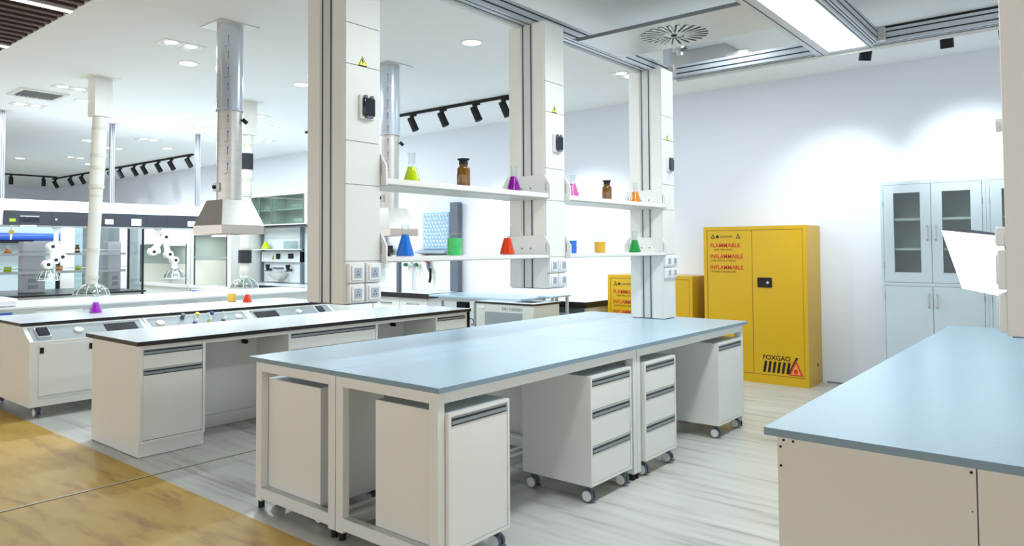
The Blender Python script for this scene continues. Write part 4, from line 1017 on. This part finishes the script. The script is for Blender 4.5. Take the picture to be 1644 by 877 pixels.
# ---------------------------------------------------------------- pale steel cupboards
def steel_cupboard(x0, x1, label):
    y0, y1 = 7.67, 8.12
    t = thing('steel_cupboard', label, 'cupboard', ((x0 + x1) / 2, 7.9, 0), 'pale steel cupboards at the right')
    h, zm = 2.04, 1.075
    f = MB(); f.box(x0, x0 + .025, y0 + .0, y1, 0, h); f.box(x1 - .025, x1, y0, y1, 0, h); f.box(x0 + .025, x1 - .025, y0, y1, h - .03, h); f.box(x0 + .025, x1 - .025, y0, y1, zm - .015, zm + .015); f.box(x0 + .025, x1 - .025, y0, y1, 0, .06); f.box(x0 + .025, x1 - .025, y1 - .012, y1, .06, h - .03)
    f.build('carcass', CABG, t, 0)
    for zz in (1.40, 1.68): B(x0 + .028, x1 - .028, y0 + .04, y1 - .014, zz - .01, zz + .012).build('shelf_board', WHITE2, t)
    xm = (x0 + x1) / 2
    for k, (a, b) in enumerate(((x0 + .028, xm - .002), (xm + .002, x1 - .028))):
        f = MB(); w0, w1 = a + .085, b - .085
        za, zb_ = zm + .018, h - .033; wa, wb = zm + .11, 1.93
        f.box(a, w0, y0 - .004, y0 + .014, za, zb_); f.box(w1, b, y0 - .004, y0 + .014, za, zb_); f.box(w0, w1, y0 - .004, y0 + .014, za, wa); f.box(w0, w1, y0 - .004, y0 + .014, wb, zb_)
        o = f.build('glazed_door', CABG, t)
        B(w0, w1, y0 + .004, y0 + .008, wa, wb).build('glass_pane', glass_mat('cupboard_glass', (236, 243, 242), extra=.03, tr=.95) if 'cupboard_glass' not in MATS else MATS['cupboard_glass'], o)
        hx = b - .03 if k == 0 else a + .03
        MB().tube([(hx, y0 - .004, 1.48), (hx, y0 - .03, 1.50), (hx, y0 - .03, 1.60), (hx, y0 - .004, 1.62)], .007, 8).build('handle', STEEL, o)
        o = B(a, b, y0 - .004, y0 + .014, .062, zm - .018).build('lower_door', CABG, t, .001)
        MB().tube([(hx, y0 - .004, .86), (hx, y0 - .03, .88), (hx, y0 - .03, .97), (hx, y0 - .004, .99)], .007, 8).build('handle', STEEL, o)
        f = MB(); hh = a - .003 if k == 0 else b + .001
        for zz in (1.80, 1.22, .93, .2): f.box(hh, hh + .004, y0 - .008, y0 - .001, zz, zz + .06)
        f.build('hinge', SEAM, t)
steel_cupboard(-1.570, -0.735, 'pale blue-grey steel cupboard with two glazed upper doors, left of the pair')
steel_cupboard(-0.733, 0.10, 'pale steel cupboard mostly hidden behind the right-hand column')

# ---------------------------------------------------------------- right bench
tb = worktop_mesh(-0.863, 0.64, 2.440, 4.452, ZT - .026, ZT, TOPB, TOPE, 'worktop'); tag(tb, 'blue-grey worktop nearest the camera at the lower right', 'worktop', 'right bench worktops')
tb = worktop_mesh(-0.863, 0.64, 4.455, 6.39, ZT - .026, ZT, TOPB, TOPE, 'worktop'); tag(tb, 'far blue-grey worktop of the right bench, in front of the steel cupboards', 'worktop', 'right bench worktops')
BE = mat('warm_white_board', (214, 213, 204), .45)
for (x0, x1, w) in ((-.826, -.277, 'left white end panel below the lower right worktop, with dark screws'), (-.274, .60, 'right white end panel below the lower right worktop')):
    t = thing('bench_cabinet', w, 'cabinet', ((x0 + x1) / 2, 3.4, 0), 'white cabinets under the right bench')
    B(x0, x1, 2.46, 2.478, .0, ZT - .0265).build('end_panel', BE, t, .001)
    B(x0 + .001, x1 - .001, 2.479, 4.40, .0, ZT - .0265).build('carcass', WHITE, t)
    f = MB()
    pts = ((-.805, .795), (-.775, .795), (-.815, .772), (-.815, .71)) if x0 < -.5 else ()
    for (sx, sz) in pts: f.cyl((sx, 2.46, sz), (sx, 2.457, sz), .004, seg=10)
    if pts:
        f.cyl((-.288, 2.46, .79), (-.288, 2.457, .79), .004, seg=10); f.cyl((-.288, 2.46, .68), (-.288, 2.4585, .68), .002, seg=8)
        f.build('screw', BLACK, t)
t = thing('bench_cabinet', 'far white cabinet run under the right bench, behind the nearer ones', 'cabinet', (-.1, 5.4, 0), 'white cabinets under the right bench')
B(-.82, .60, 4.41, 6.33, .0, ZT - .0265).build('carcass', WHITE, t)

# white panel on an arm beside the right column; emission imitates its spotlit glare
t = thing('panel_glow', 'white angled panel beside the right-hand column, its spotlit brightness put in as glow', 'fill_strip', (-.3, 2.95, 1.26))
MB().prism(((-.411, 1.487), (-.236, 1.463), (-.232, 1.262), (-.354, 1.287)), 'y', 2.93, 2.95).build('glow_face', mat('spotlit_white_glow', (255, 255, 255), .5, emit=1.6), t)
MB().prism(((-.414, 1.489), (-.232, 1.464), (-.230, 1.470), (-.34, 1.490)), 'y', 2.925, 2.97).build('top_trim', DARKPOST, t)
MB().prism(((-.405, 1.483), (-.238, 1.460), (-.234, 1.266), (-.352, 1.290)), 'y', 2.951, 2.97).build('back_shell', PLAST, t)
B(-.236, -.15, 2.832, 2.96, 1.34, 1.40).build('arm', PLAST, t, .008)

# ---------------------------------------------------------------- spotlight tracks
def track(x0, x1, y0, y1, label):
    return tag(B(x0, x1, y0, y1, CEIL - .035, CEIL - .001).build('spotlight_track', BLACK, None, .003), label, 'track', 'black spotlight tracks')
track(-20.4, -13.2, 6.83, 6.87, 'long black spotlight track on the ceiling at the left')
track(-9.4, -5.2, 6.70, 6.74, 'black spotlight track between the first and middle columns')
track(-19.85, -19.8, 5.4, 6.75, 'short black spotlight track at the far left, two heads')
track(-1.75, 1.5, 6.69, 6.73, 'black spotlight track above the yellow and steel cabinets')
def head(x, y, label, d, group, power=None, aim=None, cone=80):
    t = thing('track_spotlight', label, 'spotlight', (x, y, CEIL - .035), group)
    B(x - .055, x + .055, y - .016, y + .016, CEIL - .06, CEIL - .0355).build('adapter', BLACK, t, .003)
    MB().cyl((x, y, CEIL - .10), (x, y, CEIL - .06), .014).build('swivel', BLACK, t)
    d = Vector(d).normalized(); c = Vector((x, y, CEIL - .165)) 
    MB().cyl(c - d * .095, c + d * .095, .046, .048, 24).build('can', BLACK, t, .003)
    if power:
        lamp('spot_lamp', 'SPOT', c + d * .13, t, power, (0.90, 0.95, 1.0), .04, aim=aim, cone=cone, blend=.9)
g1 = 'spotlight heads on the long left track'
xs = [-20.2, -19.2, -18.5, -16.9, -16.4, -15.7, -15.25, -14.6, -14.05, -13.35]
nm = ['first', 'second', 'third', 'fourth', 'fifth', 'sixth', 'seventh', 'eighth', 'ninth', 'rightmost']
for i, xx in enumerate(xs):
    head(xx, 6.85, 'black spotlight on the long left track, %s from its left end' % nm[i] if i < 9 else 'black spotlight at the right end of the long left track', (.35, .35, -.87), g1, SPOT_W if i % 2 == 0 else None, (xx + .5, BACK, 1.7))
for i, xx in enumerate((-6.99, -6.43, -5.86, -5.40)):
    head(xx, 6.72, 'black spotlight between the first two columns, %s' % ('leftmost', 'second from left', 'third from left', 'partly hidden by the middle column')[i], (.3, .25, -.9), 'spotlight heads between the columns', SPOT_W * (.6, 2.0, 5.0, 6.0)[i], (xx + (.2, -.2, -.3, .5)[i], BACK, 1.2), 70)
for i, yy in enumerate((5.75, 6.45)):
    head(-19.82, yy, 'black spotlight on the short far left track, %s' % ('left one', 'right one')[i], (-.1, .05, -1), 'spotlight heads on the short far track', None)
head(-1.45, 6.71, 'black spotlight below the light panel corner, over the yellow cabinet', (-.2, .2, -1), 'spotlight heads above the cabinets', SPOT_W * 4.2, (-2.10, BACK, 1.85), 58)
head(-.87, 6.71, 'black spotlight hanging above the pale steel cupboard', (0, .2, -1), 'spotlight heads above the cabinets', SPOT_W * 4.4, (-.86, BACK, 2.1), 56)
head(-.49, 6.71, 'small black spotlight at the top right beside the beige column', (.1, .2, -1), 'spotlight heads above the cabinets', SPOT_W, (-.0, BACK, 1.9), 62)
